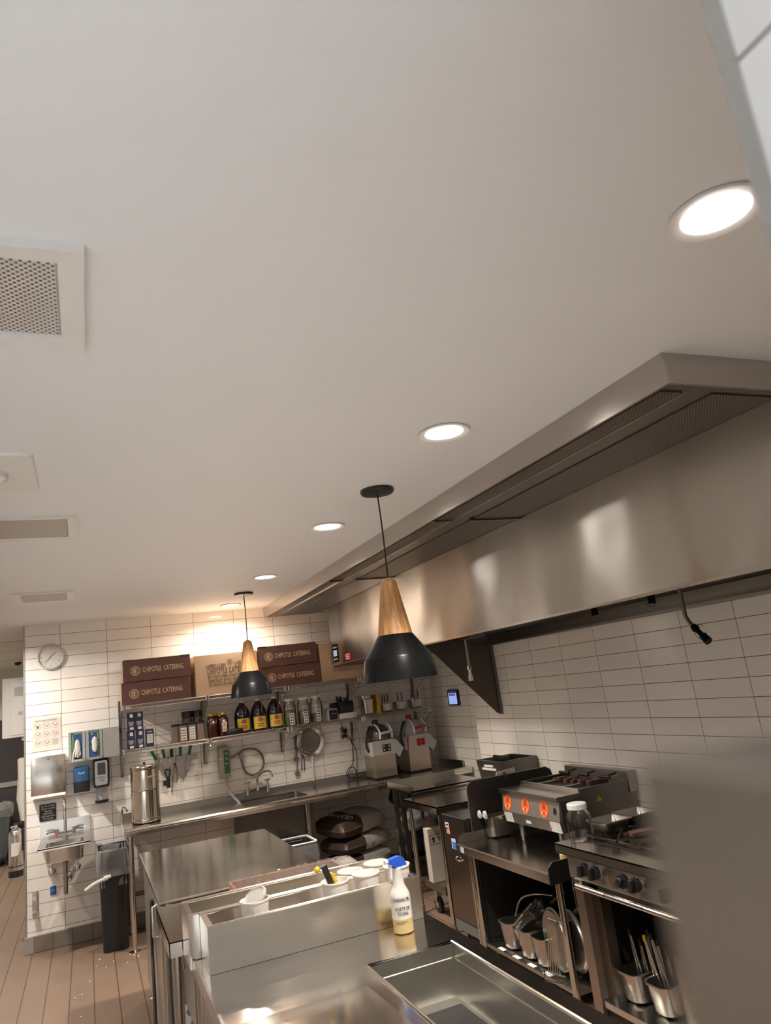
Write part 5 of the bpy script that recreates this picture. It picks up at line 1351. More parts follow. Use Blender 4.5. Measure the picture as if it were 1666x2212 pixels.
# ------------------------------------------------------------------ serving counter with troughs
ZC = 0.87
c_lab = 'stainless serving counter with a sunken well in front of the camera'
t = thing('serving_counter', (0.85, 2.4, 0), c_lab, 'counter')
wx0, wx1, wy0, wy1 = 0.905, 1.252, 1.55, 2.755
CX0, CX1, CY0, CY1 = 0.372, 1.322, 1.2, 3.295
b = B()
b.cube(CX0, wx0, CY0, CY1, ZC-0.040, ZC); b.cube(wx1, CX1, CY0, CY1, ZC-0.040, ZC); b.cube(wx0, wx1, wy1, CY1, ZC-0.040, ZC); b.cube(wx0, wx1, CY0, wy0, ZC-0.040, ZC)
b.put('worktop', M_sttop, t, smooth=False)
b = B(); b.cube(CX0+0.02, CX0+0.03, CY0, CY1-0.01, 0.10, ZC-0.04); b.cube(CX1-0.04, CX1-0.03, CY0, CY1-0.01, 0.10, ZC-0.04); b.cube(CX0+0.03, CX1-0.04, CY1-0.02, CY1-0.01, 0.10, ZC-0.04); b.cube(CX0+0.03, CX1-0.04, CY0, CY0+0.01, 0.10, ZC-0.04); b.cube(CX0+0.02, CX1-0.03, CY0, CY1-0.01, 0.09, 0.10)
b.put('body', M_stmid, t, smooth=False)
for (lx, ly) in ((CX0+0.06, CY0+0.06), (CX1-0.08, CY0+0.06), (CX0+0.06, CY1-0.07), (CX1-0.08, CY1-0.07)):
    b = B(); b.cyl((lx, ly, 0.0), (lx, ly, 0.09), 0.022, 0.024, 14); b.put('foot', M_st, t)
b = B()
def sheet(b, a, c_, d_, e_): b.bm.faces.new([b.bm.verts.new(p) for p in (a, c_, d_, e_)])
zb_ = 0.695; ins = 0.018
e_ = 0.002; o = [(wx0+e_, wy0+e_), (wx1-e_, wy0+e_), (wx1-e_, wy1-e_), (wx0+e_, wy1-e_)]; q = [(wx0+ins, wy0+ins), (wx1-ins, wy0+ins), (wx1-ins, wy1-ins), (wx0+ins, wy1-ins)]
L = [[Vector((x, y, z)) for x, y in o] for z in (ZC+0.001, ZC-0.050)] + [[Vector((x, y, ZC-0.052)) for x, y in [(wx0+0.006, wy0+0.006), (wx1-0.006, wy0+0.006), (wx1-0.006, wy1-0.006), (wx0+0.006, wy1-0.006)]]] + [[Vector((x, y, zb_)) for x, y in q]]
b.loft(L, False, True); b.put('well', steel('well_steel', col=(0.60, 0.58, 0.53), rough=0.3, axis='z', stain=0.25), t, smooth=False)
b = B(); b.tube([(x, y, ZC+0.001) for x, y in o], 0.006, 8, closed=True); b.put('well_rim', M_st, t)
# pockets hidden from below: body is cut round the well by its own box
tag(B().cube(0.955, 1.212, 1.75, 2.655, zb_+0.001, zb_+0.008).put('well_mat', plain('black_mat', (0.02, 0.018, 0.018), 0.7, spec=0.08), smooth=False), 'dark mat on the bottom of the counter well', 'mat')
tilt = math.radians(2.4)
b = B(); b.cube(0.395, 0.845, 1.55, 2.585, ZC+0.0005, ZC+0.0035); b.spin((0.6, 2.585, ZC), 'X', -tilt); b.put('cover_plate', M_sttop, t, smooth=False)
b = B(); b.cube(CX0-0.006, CX0+0.004, CY0, CY1, ZC-0.045, ZC+0.004); b.put('edge_trim', M_sty, t, smooth=False)

def trough(x0, x1, y0, y1, z0, z1, lab, leg):
    t = thing('steel_trough', ((x0+x1)/2, (y0+y1)/2, z0), lab, 'trough', 'long steel troughs holding paper cups')
    th = 0.0035
    b = B(); b.cube(x0, x1, y0, y0+th, z0, z1); b.cube(x0, x1, y1-th, y1, z0, z1); b.cube(x0, x0+th, y0+th, y1-th, z0, z1); b.cube(x1-th, x1, y0+th, y1-th, z0, z1)
    b.put('walls', M_st, t, smooth=False)
    B().cube(x0+th, x1-th, y0+th, y1-th, z0+0.052, z0+0.056).put('floor_plate', M_stmid, t, smooth=False)
    b = B(); b.cyl((x0, y0+0.003, z1), (x1, y0+0.003, z1), 0.0042, seg=10); b.cyl((x0, y1-0.006, z1), (x1, y1-0.006, z1), 0.0065, seg=10); b.cube(x0, x0+0.022, y0, y1, z1-0.002, z1+0.002); b.cube(x1-0.018, x1, y0, y1, z1-0.002, z1+0.002)
    b.put('rolled_rim', M_st, t, smooth=True)
    if leg:
        for lx in (x0+0.045, x1-0.05):
            b = B(); b.cyl((lx, (y0+y1)/2-0.06, -z0*0+0.0), (lx, (y0+y1)/2-0.06, z0), 0.021, 0.021, 18); b.put('leg', M_stz, t)
    return t
trough(0.401, 1.288, 3.085, 3.297, ZC+0.001, 1.035, 'front steel trough standing on the serving counter behind the spray bottle', False)
trough(0.356, 1.300, 3.305, 3.535, 0.838, 1.037, 'rear steel trough on its own legs between the serving counter and the work table', True)

# cups
M_cup = plain('paper_cup', (0.70, 0.65, 0.60), 0.5)
def cup(x, y, z, lab, txt=False, mark=True):
    h = 0.140
    t = thing('paper_cup', (x, y, z), lab, 'cup', 'white paper cups in the steel troughs')
    b = B(); b.lathe([(0.045, z), (0.0455, z+0.004), (0.0560, z+h-0.004), (0.0590, z+h-0.004), (0.0600, z+h), (0.0590, z+h+0.003), (0.0565, z+h+0.003), (0.0550, z+h), (0.0445, z+0.008)], (x, y), 40); b.put('cup', M_cup, t)
    pl = on_cyl((x, y, z+h*0.5), 0.0508, n=(-0.25, -1, 0))
    if txt:
        b = B(); letters(b, 'CILANTRO LIME RICE', on_cyl((x, y, z+0.075), 0.0520, n=(-0.3, -1, 0)), 0, 0, 0.062, 0.0085); b.put('print', M_blackpr, t, smooth=False)
    elif mark:
        b = B(); patch(b, on_cyl((x, y, z+0.10), 0.0532, n=(-0.35, -1, 0)), -0.0007, 0.0007, -0.010, 0.010, d=0.0008); b.put('print', M_blackpr, t, smooth=False)
    return t
zf = ZC+0.058
cup(0.605, 3.185, zf, 'paper cup alone at one end of the front trough, with a clear lid in it')
cup(0.945, 3.180, zf, 'paper cup with a printed line, holding the black handled brush', True)
cup(1.088, 3.190, zf, 'empty paper cup in the front trough beside the brush cup')
cup(1.092, 3.420, 0.896, 'empty paper cup in the rear trough behind the brush cup', mark=False)
cup(1.222, 3.420, 0.905, 'empty paper cup at the rice sack end of the rear trough')
cup(1.236, 3.200, zf, 'paper cup behind the blue spray trigger', mark=False)
t = thing('cup_lid', (0.60, 3.18, 1.06), 'clear plastic lid leaning inside the walkway end cup', 'lid')
b = B(); b.lathe([(0.052, 0.0), (0.054, 0.004), (0.050, 0.012), (0.046, 0.013), (0.043, 0.008), (0.01, 0.008)], (0, 0), 32); b.spin((0, 0, 0), 'Y', -0.55); b.spin((0, 0, 0), 'X', 0.25)
bmesh.ops.translate(b.bm, verts=b.bm.verts[:], vec=Vector((0.608, 3.183, zf+0.145))); b.put('lid', clear('milky_lid', gloss=0.2, rough=0.12, milky=0.35, milk=(0.8, 0.78, 0.75)), t)
t = thing('brush', (0.93, 3.18, zf+0.07), 'black handled brush with yellow bristles standing in a cup', 'brush')
e0, e1 = Vector((0.944, 3.165, zf+0.075)), Vector((0.895, 3.155, zf+0.215))
b = B(); b.tube([e0, e0.lerp(e1, 0.5), e0.lerp(e1, 0.93), e1], 0.0135, 12); b.put('handle', M_black, t)
b = B()
for i in range(9): 
    p = e0.lerp(e1, i/9*0.75)+Vector((0.020+0.002*(i % 2), 0.0, 0.0)); b.cyl(p, p+Vector((0.012, -0.003, 0.002)), 0.004, 0.004, 6)
b.tube([e0+Vector((0.018, 0, 0)), e0.lerp(e1, 0.75)+Vector((0.018, 0, 0))], 0.006, 8)
b.put('bristles', M_yel, t)
b = B(); blob(b, (0.872, 3.175, zf+0.198), 0.013, 1, 0.2, 2); b.put('yellow_tip', M_yel, t)

# spray bottle
M_oil = plain('cooking_oil', (0.46, 0.345, 0.16), 0.2)
M_bot = plain('milky_bottle', (0.56, 0.54, 0.50), 0.3)
t = thing('spray_bottle', (1.156, 2.985, ZC), 'spray bottle of cooking oil with a blue trigger in front of the steel trough', 'spray bottle')
x, y, z = 1.156, 2.990, ZC+0.002
b = B(); b.lathe([(0.036, z), (0.041, z+0.004), (0.041, z+0.054)], (x, y), 36); b.put('oil_level', M_oil, t)
b = B(); b.lathe([(0.041, z+0.054), (0.041, z+0.128), (0.039, z+0.142), (0.031, z+0.158), (0.0235, z+0.175), (0.0205, z+0.205), (0.020, z+0.222)], (x, y), 36, cap0=False); b.put('bottle', M_bot, t)
b = B(); b.lathe([(0.0175, z+0.220), (0.0185, z+0.222), (0.0185, z+0.238), (0.014, z+0.240)], (x, y), 24); b.put('neck_collar', M_whitep, t)
pl = on_cyl((x, y, z+0.09), 0.0412, n=(-0.37, -1, 0)); b = B()
letters(b, 'COOKING OIL', pl, 0.002, 0.036, 0.072, 0.0125); letters(b, 'ACEITE DE', pl, 0.004, 0.003, 0.062, 0.0125); letters(b, 'COCINA', pl, 0.004, -0.015, 0.044, 0.0125)
for k in range(2): patch(b, pl, -0.030, 0.020-0.014*k, -0.046-0.006*k, -0.0445-0.006*k, 6, 1, d=0.0008)
b.put('lettering', M_blackpr, t, smooth=False)
b = B(); pr = [(-0.050, 0.264), (-0.046, 0.278), (0.015, 0.280), (0.030, 0.272), (0.046, 0.245), (0.045, 0.238), (0.018, 0.240), (0.010, 0.232), (-0.012, 0.232), (-0.020, 0.248)]
b.prism([(x+u, z+v) for u, v in pr], 'y', y-0.012, y+0.012); b.spin((x, y, z), 'Z', 0.35); b.put('trigger_head', plain('blue_trigger', (0.015, 0.085, 0.50), 0.3), t, smooth=False)
b = B(); b.prism([(x-0.040, z+0.262), (x-0.030, z+0.256), (x-0.036, z+0.205), (x-0.044, z+0.203)], 'y', y-0.007, y+0.007); b.cyl((x-0.062, y, z+0.271), (x-0.049, y, z+0.271), 0.008, 0.010, 10); b.spin((x, y, z), 'Z', 0.35); b.put('trigger_lever', M_whitep, t, smooth=False)

# blurred metal housing at the camera's elbow
t = thing('metal_housing', (0.24, -0.10, 1.2), 'out-of-focus grey metal housing right beside the camera', 'metal housing')
b = B(); b.cube(0.0862, 0.40, -0.42, 0.1055, 1.25, 1.828, bev=0.0015, seg=2); b.put('casing', steel('housing_steel', col=(0.42, 0.39, 0.355), rough=0.32, axis='z'), t)
b = B(); b.cube(0.10, 0.40, -0.42, 0.10, 0.0, 1.25); b.put('stand', M_stdk, t, smooth=False)
# ================================================================== RIGHT-HAND LINE
# table in the alcove with raised edges
ZB = 0.915
t = thing('alcove_table', (3.05, 6.38, 0), 'stainless table with raised edges beside the alcove wall', 'table')
ax0, ax1, ay0, ay1 = 2.555, 3.26, 6.06, 6.60
b = B(); b.cube(ax0, ax1, ay0, ay1, ZB-0.012, ZB); b.cube(ax0, ax1, ay0, ay0+0.006, ZB-0.055, ZB+0.002); b.put('worktop', M_sttop, t, smooth=False)
b = B(); b.prism([(ay0+0.02, ZB), (ay1, ZB), (ay1, ZB+0.045), (ay0+0.035, ZB+0.045), (ay0+0.02, ZB+0.03)], 'x', ax0, ax0+0.006); b.cube(ax0, ax1, ay1-0.006, ay1, ZB, ZB+0.045); b.put('raised_edge', M_stmid, t, smooth=False)
for (lx, ly) in ((2.605, 6.40), (3.22, 6.40), (2.605, 6.56), (3.22, 6.56)):
    b = B(); b.cube(lx-0.018, lx+0.018, ly-0.018, ly+0.018, 0.0, ZB-0.012); b.put('leg', M_stz, t, smooth=False)
B().cube(2.59, 3.23, 6.39, 6.58, 0.20, 0.225).put('undershelf', M_stdk, t, smooth=False)
# table with legs over the rack
ZK = 0.882
t = thing('prep_stand', (2.85, 5.7, 0), 'stainless corner stand with slim legs before the alcove table', 'table')
kx0, kx1, ky0, ky1 = 2.435, 3.27, 5.320, 5.985
b = B(); b.cube(kx0, kx1, ky0, ky1, ZK-0.008, ZK); b.cube(kx0, kx0+0.005, ky0, ky1, ZK-0.055, ZK); b.cube(kx0, kx1, ky0, ky0+0.005, ZK-0.055, ZK); b.put('worktop', M_sttop, t, smooth=False)
for (lx, ly) in ((2.475, 5.362), (2.480, 5.940), (3.23, 5.362), (3.23, 5.940)):
    b = B(); b.cyl((lx, ly, 0.06), (lx, ly, ZK-0.01), 0.0185, 0.0185, 14); lg = b.put('leg', M_stz, t)
    b = B(); b.lathe([(0.014, 0.0), (0.022, 0.012), (0.022, 0.06)], (lx, ly), 14); b.put('foot', M_stmid, lg)
t = thing('dunnage_rack', (2.8, 5.72, 0), 'low rolling rack with black casters under the corner stand', 'rack')
B().cube(2.504, 3.1, 5.50, 5.905, 0.215, 0.275).put('deck', M_stmid, t, smooth=False)
for ly in (5.86,): B().cube(2.535, 2.560, ly-0.012, ly+0.012, 0.275, 0.80).put('post', M_stz, t, smooth=False)
for ly in (5.56, 5.86):
    b = B(); b.cyl((2.585, ly, 0.062), (2.612, ly, 0.062), 0.062, 0.062, 24); w_ = b.put('caster_wheel', M_rubber, t)
    b = B(); b.cyl((2.580, ly, 0.062), (2.584, ly, 0.062), 0.030, 0.030, 16); b.cube(2.575, 2.622, ly-0.022, ly+0.022, 0.125, 0.215); b.cube(2.574, 2.580, ly-0.018, ly+0.018, 0.05, 0.15); b.put('caster_fork', M_st, w_, smooth=False)
t = thing('cardboard_carton', (2.62, 5.72, 0.276), 'tall narrow cardboard carton with an arrow marking, standing on the rolling rack', 'carton')
gx0, gx1, gy0, gy1, gz0, gz1 = 2.484, 2.70, 5.660, 5.74, 0.276, 0.675
B().cube(gx0, gx1, gy0, gy1, gz0, gz1, bev=0.003, seg=1).put('carton', plain('grey_card', (0.42, 0.37, 0.31), 0.7, var=0.08), t, smooth=False)
pl = on_plane(((gx0+gx1)/2, gy0, gz1-0.085), **FRONT); b = B()
letters(b, 'THIS', pl, -0.004, 0.0, 0.050, 0.034)
patch(b, pl, -0.095, 0.105, 0.034, 0.038); patch(b, pl, -0.095, 0.105, -0.038, -0.034); patch(b, pl, -0.095, -0.091, -0.038, 0.038)
patch(b, pl, -0.070, -0.054, -0.025, 0.004); b.bm.faces.new([b.bm.verts.new(pl(u, v, 0.0006)) for u, v in ((-0.082, 0.002), (-0.042, 0.002), (-0.062, 0.026))]); b.put('print', M_blackpr, t, smooth=False)
b = B(); b.cube(gx0+0.05, gx1-0.03, gy0+0.03, gy0+0.055, gz1-0.001, gz1+0.001); b.put('hand_slot', M_dark, t, smooth=False)
t = thing('black_pot', (2.72, 5.88, 0.276), 'black round pot on the rolling rack behind the carton', 'pot')
B().lathe([(0.09, 0.276), (0.11, 0.30), (0.11, 0.62), (0.105, 0.69), (0.02, 0.70), (0.012, 0.80)], (2.76, 5.862), 24).put('pot', M_black, t)

# warming cabinet
t = thing('steel_cabinet', (2.8, 5.03, 0), 'dark stainless cabinet with stickers and a small pull handle', 'cabinet')
qx, qy0, qy1, qz = 2.43, 4.862, 5.235, 0.850
b = B(); b.cube(qx+0.012, 3.27, qy0, qy1, 0.135, qz); b.put('body', M_stdk, t, smooth=False)
b = B(); b.cube(qx, qx+0.013, qy0+0.022, qy1, 0.155, qz-0.012); dr = b.put('door', steel('door_steel', col=(0.23, 0.195, 0.165), rough=0.30, axis='z', stain=0.3), t, smooth=False)
b = B(); b.tube([(qx+0.002, 5.06, 0.575), (qx-0.022, 5.05, 0.568), (qx-0.022, 4.99, 0.560), (qx+0.002, 4.97, 0.572)], 0.006, 8, 1); b.put('handle', M_chrome, dr)
b = B(); b.cube(qx-0.002, qx+0.010, qy0-0.004, qy0+0.022, 0.05, 0.66); b.put('door_trim', M_stz, t, smooth=False)
b = B(); b.cube(qx+0.004, 3.27, qy0, qy1, 0.075, 0.135); b.put('plinth', plain('blue_grey_steel', (0.22, 0.24, 0.24), 0.4, 0.7), t, smooth=False)
b = B(); b.cube(qx, 3.27, qy0, qy1, qz-0.004, qz+0.003); b.put('top_plate', M_st, t, smooth=False)
for ly in (qy0+0.05, qy1-0.05):
    b = B(); b.cyl((qx+0.06, ly, 0), (qx+0.06, ly, 0.08), 0.018, 0.022, 12); b.put('foot', M_stmid, t)
pl = on_plane((qx, 5.160, 0.762), **LEFT)
b = B(); patch(b, pl, -0.030, 0.030, 0.0, 0.036, d=0.001); s1 = b.put('sticker', plain('white_sticker', (0.55, 0.55, 0.56), 0.4), t, smooth=False, label='white and orange sticker')
b = B(); patch(b, pl, -0.022, 0.022, 0.014, 0.024, d=0.0016); patch(b, pl, -0.014, 0.006, 0.0, -0.010, d=0.0016); b.put('print', M_navy, s1, smooth=False)
b = B(); patch(b, pl, -0.018, 0.034, -0.042, -0.002, d=0.001); b.put('orange_print', plain('salmon_print', (0.60, 0.25, 0.14), 0.4), s1, smooth=False)
pl = on_plane((qx, 5.085, 0.660), **LEFT)
b = B(); patch(b, pl, -0.034, 0.034, -0.036, 0.036, d=0.001); s2 = b.put('sticker', MATS['white_sticker'], t, smooth=False, label='blue and white sticker')
b = B(); patch(b, pl, -0.020, 0.034, -0.034, 0.014, d=0.0016); disc(b, pl, 0.006, -0.008, 0.0, 0.016, 16, d=0.002); b.put('blue_print', plain('sticker_blue', (0.02, 0.18, 0.55), 0.4), s2, smooth=False)

# equipment stand
ZE = 0.715
ex0, ex1, ey0, ey1 = 2.335, 3.25, 3.735, 4.835
t = thing('equipment_stand', (2.8, 4.28, 0), 'low stainless equipment stand carrying the griddle, with an open shelf below', 'equipment stand')
b = B(); b.cube(ex0, ex1, ey0, ey1, ZE-0.010, ZE); b.put('worktop', plain('worn_steel', (0.40, 0.36, 0.315), 0.20, 1.0, var=0.15), t, smooth=False)
b = B(); b.cyl((ex0, ey0, ZE-0.003), (ex0, ey1, ZE-0.003), 0.006, seg=10); b.cube(ex0-0.003, ex0+0.004, ey0, ey1, ZE-0.056, ZE); b.put('front_edge', M_sty, t, smooth=False)
b = B(); b.prism([(ex0+0.01, ZE), (ex1, ZE), (ex1, ZE+0.055), (ex0+0.05, ZE+0.055), (ex0+0.02, ZE+0.035)], 'y', ey1-0.006, ey1); b.cube(ex1-0.006, ex1, ey0, ey1, ZE, ZE+0.055); b.put('raised_edge', M_stmid, t, smooth=False)
b = B(); b.prism([(ex0-0.004, ZE-0.060), (ex1, ZE-0.060), (ex1, ZE+0.055), (ex0+0.03, ZE+0.055), (ex0, ZE+0.03)], 'y', ey0-0.010, ey0); b.put('end_guard', plain('black_steel', (0.018, 0.015, 0.013), 0.4, 0.3), t, smooth=False)
for (lx, ly) in ((2.42, 3.785), (2.42, 4.79), (3.19, 3.785), (3.19, 4.79)):
    b = B(); b.cyl((lx, ly, 0.0), (lx, ly, ZE-0.01), 0.0205, 0.0205, 16); b.put('leg', M_stz, t)
b = B(); b.cube(2.42, 3.19, 3.78, 4.80, 0.070, 0.092); b.put('lower_shelf', M_stmid, t, smooth=False)
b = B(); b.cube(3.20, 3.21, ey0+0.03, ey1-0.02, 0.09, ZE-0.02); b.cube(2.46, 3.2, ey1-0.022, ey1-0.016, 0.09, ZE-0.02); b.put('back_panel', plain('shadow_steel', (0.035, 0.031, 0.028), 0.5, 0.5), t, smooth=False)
for yy in (4.60, 4.42, 4.25, 4.08):
    b = B(); b.cube(2.425, 2.455, yy-0.035, yy+0.035, 0.0921, 0.0930); b.put('shelf_label', M_lab, t, smooth=False)
b = B(); b.cube(ex0-0.0036, ex0-0.003, 4.74, 4.79, ZE-0.048, ZE-0.012); b.put('data_plate', M_greyp, t, smooth=False)

# upright splash plate
t = thing('splash_plate', (2.85, 4.86, 0.85), 'black upright splash plate with rounded corner between cabinet and griddle', 'splash guard')
pr = [(2.470, 0.74), (2.470, 1.045), (2.482, 1.075), (2.52, 1.095), (3.15, 1.095), (3.19, 1.07), (3.20, 1.03), (3.20, 0.74)]
b = B(); b.prism(pr, 'y', 4.842, 4.850); b.put('plate', plain('black_sheet', (0.028, 0.024, 0.021), 0.42, 0.3), t, smooth=False)
b = B(); b.tube([(u, 4.846, v) for u, v in pr[:6]], 0.004, 6); b.put('edge', M_stmid, t)
t = thing('hanging_clip', (2.79, 4.85, 1.07), 'clear plastic card clipped on the splash plate edge', 'clip')
b = B(); b.prism([(2.735, 1.085), (2.90, 1.085), (2.905, 1.118), (2.895, 1.128), (2.745, 1.118)], 'y', 4.870, 4.876); b.put('card', plain('pale_card', (0.48, 0.46, 0.44), 0.3), t, smooth=False)
b = B(); b.tube([(2.80, 4.873, 1.10), (2.80, 4.846, 1.108), (2.80, 4.836, 1.08), (2.80, 4.838, 1.055)], 0.008, 8, 1); b.put('hook', M_black, t)
t = thing('basket_holder', (3.16, 5.35, 0.88), 'tall dark steel chute standing against the right wall behind the splash plate', 'steel chute')
b = B()
o1 = [Vector(p) for p in ((2.97, 5.14, 0.878), (3.275, 5.14, 0.878), (3.275, 5.50, 0.878), (2.97, 5.50, 0.878))]
o2 = [Vector(p) for p in ((2.94, 5.14, 1.145), (3.28, 5.14, 1.145), (3.28, 5.52, 1.145), (2.94, 5.52, 1.145))]
i2 = [p + Vector((0.012 if p.x < 3.1 else -0.012, 0.012 if p.y < 5.3 else -0.012, 0)) for p in o2]; i1 = [p + Vector((0.012 if p.x < 3.1 else -0.012, 0.012 if p.y < 5.3 else -0.012, 0.01)) for p in o1]
b.loft([o1, o2, i2, i1]); b.put('body', M_stdk, t, smooth=False)
b = B(); b.cube(3.03, 3.05, 5.17, 5.40, 1.135, 1.175, bev=0.004); b.put('black_handle', M_black, t, smooth=False)
plt = lambda u, v, d: Vector((2.9415-0.0022+0.03*(0-v)/0.267*0-0.0, 5.33-u, 1.125+v)) + Vector((0.0022*0 - d, 0, 0))
for k, (wd, vv) in enumerate(((0.07, -0.018), (0.115, -0.042))):
    b = B(); b.prism([(5.33-wd, 1.125+vv-0.008), (5.33+wd*0.9, 1.125+vv-0.008), (5.33+wd*0.9, 1.125+vv+0.008), (5.33-wd, 1.125+vv+0.008)], 'x', 2.937, 2.945+0.012*k*0); b.put('label_strip', M_lab, t, smooth=False)

# griddle
t = thing('griddle', (2.95, 4.40, ZE), 'countertop griddle with three orange round control displays', 'griddle')
gy0, gy1, gf, gt = 4.015, 4.690, 2.655, 1.035
b = B(); b.prism([(gf+0.012, 0.825), (3.26, 0.825), (3.26, gt-0.012), (gf+0.03, gt-0.012), (gf+0.012, gt-0.03), (gf+0.004, gt-0.14)], 'y', gy0+0.004, gy1-0.004); b.put('body', M_stdk, t, smooth=False)
b = B(); b.prism([(gf-0.006, 0.892), (gf+0.010, gt-0.030), (gf+0.018, gt-0.030), (gf+0.018, 0.892)], 'y', gy0, gy1); b.put('control_panel', plain('panel_steel', (0.46, 0.43, 0.38), 0.38, 0.85), t, smooth=False)
b = B(); b.prism([(gf-0.006, 0.892), (gf+0.018, 0.892), (gf+0.030, 0.822), (gf+0.006, 0.822)], 'y', gy0, gy1); b.put('lower_panel', M_stmid, t, smooth=False)
b = B(); b.cube(gf-0.012, gf+0.165, gy0-0.004, gy1+0.004, gt-0.032, gt, bev=0.003, seg=1); b.put('front_ledge', M_sty, t, smooth=False)
b = B(); b.cube(gf+0.163, gf+0.177, gy0-0.002, gy1+0.002, gt-0.01, gt+0.022); b.put('grease_lip', M_sty, t, smooth=False)
b = B(); b.cube(gf+0.180, 3.19, gy0+0.02, gy1-0.02, gt-0.016, gt-0.006); b.put('cooking_plate', M_iron, t, smooth=False)
for y_ in (gy0, gy1-0.016): b = B(); b.cube(gf+0.165, 3.24, y_, y_+0.016, gt-0.016, gt+0.02); b.put('side_rail', M_stdk, t, smooth=False)
b = B(); b.cube(3.215, 3.285, gy0-0.005, gy1+0.005, gt-0.06, gt+0.068); b.put('riser', M_stmid, t, smooth=False)
for yy in (4.24, 4.53): b = B(); b.cube(gf+0.19, 3.18, yy-0.012, yy+0.012, gt-0.008, gt+0.012); b.put('divider_bar', M_sty, t, smooth=False)
b = B(); rnd = random.Random(9)
for k in range(26):
    a = rnd.uniform(0.1, 0.9); b.cube(3.02+0.12*rnd.random(), 3.05+0.12*rnd.random()+0.02, gy0+0.10+0.55*a, gy0+0.13+0.55*a, gt-0.006, gt+0.012+0.012*rnd.random())
b.put('scraped_crust', M_rust, t, smooth=False)
for yy in (4.10, 4.32, 4.54):
    b = B(); b.cyl((3.10, yy-0.055, gt+0.045), (3.10, yy+0.055, gt+0.045), 0.010, 0.010, 10); b.cyl((3.10, yy, gt+0.045), (3.20, yy, gt+0.055), 0.006, 0.006, 8); b.put('lift_handle', M_black, t)
nrm = Vector((-0.113, 0, 0.016)).normalized(); upv = Vector((0.016, 0, 0.113)).normalized()
cen = Vector((gf+0.0022, 0, 0.950))
for yy in (4.620, 4.396, 4.180):
    pl = on_plane((cen.x, yy, cen.z), (0, -1, 0), upv, nrm)
    b = B()
    n_ = 30; vs = [b.bm.verts.new(pl(0.048*math.cos(2*PI*i/n_), 0.050*math.sin(2*PI*i/n_), 0.0022)) for i in range(n_)]; b.bm.faces.new(vs)
    d_ = b.put('control_display', MATS.get('orange_plastic') or plain('orange_plastic', (0.78, 0.13, 0.03), 0.35, emit=(0.9, 0.12, 0.02), estr=0.12), t, smooth=False)
    b = B(); patch(b, pl, -0.020, 0.020, -0.002, 0.034, d=0.003); b.put('screen', MATS.get('dim_red') or plain('dim_red', (0.40, 0.07, 0.025), 0.3), d_, smooth=False)
    for uu in (-0.022, 0.0, 0.022): b = B(); patch(b, pl, uu-0.005, uu+0.005, -0.028, -0.016, d=0.003); b.put('key', M_dark if uu == 0 else M_lab, d_, smooth=False)
pl = on_plane((cen.x, 4.060, cen.z), (0, -1, 0), upv, nrm)
b = B(); vs = [b.bm.verts.new(pl(0.012*math.cos(2*PI*i/20), 0.021*math.sin(2*PI*i/20), 0.006)) for i in range(20)]; b.bm.faces.new(vs); b.put('power_switch', M_black, t, smooth=False)
n2 = Vector((-0.070, 0, -0.012)).normalized(); u2 = Vector((-0.012, 0, 0.070)).normalized()
for (yy, hw) in ((4.625, 0.050), (4.075, 0.055)):
    pl = on_plane((gf+0.0003, yy, 0.857), (0, -1, 0), u2, n2)
    b = B(); patch(b, pl, -hw, hw, -0.033, 0.030, d=0.0015); lb = b.put('instruction_label', M_lab, t, smooth=False)
    b = B()
    for c_ in ((-1, 1) if yy < 4.2 else (0,)):
        for k in range(8):
            u0 = c_*0.026 if c_ else 0; hw2 = 0.022 if c_ else 0.048; patch(b, pl, u0-hw2, u0+hw2-0.006*(k % 3), 0.022-0.0065*k, 0.0245-0.0065*k, d=0.002)
    b.put('print', M_greyp, lb, smooth=False)
pl = on_plane((gf+0.0015, 4.385, 0.85), (0, -1, 0), u2, n2); b = B(); patch(b, pl, -0.030, 0.030, -0.010, 0.010, d=0.0015); b.put('maker_plate', M_lab, t, smooth=False)
pl = on_plane((2.97, gy0+0.004, 0.978), (1, 0, 0), (0, 0, 1), (0, -1, 0)); b = B(); b.bm.faces.new([b.bm.verts.new(pl(u, v, 0.001)) for u, v in ((-0.022, -0.016), (0.022, -0.016), (0.0, 0.022))]); wt = b.put('warning_triangle', plain('caution_yellow', (0.55, 0.40, 0.02), 0.5), t, smooth=False)
b = B(); patch(b, pl, -0.002, 0.002, -0.006, 0.010, d=0.0016); patch(b, pl, -0.002, 0.002, -0.012, -0.009, d=0.0016); b.put('print', M_blackpr, wt, smooth=False)
for (lx, ly) in ((2.70, 4.10), (3.2, 4.66), (3.2, 4.10), (2.68, 4.52)):
    b = B(); b.cyl((lx, ly, ZE+0.03), (lx, ly, 0.83), 0.017, 0.017, 12); b.cyl((lx, ly, ZE), (lx, ly, ZE+0.03), 0.011, 0.014, 12); b.put('foot', M_stz, t)

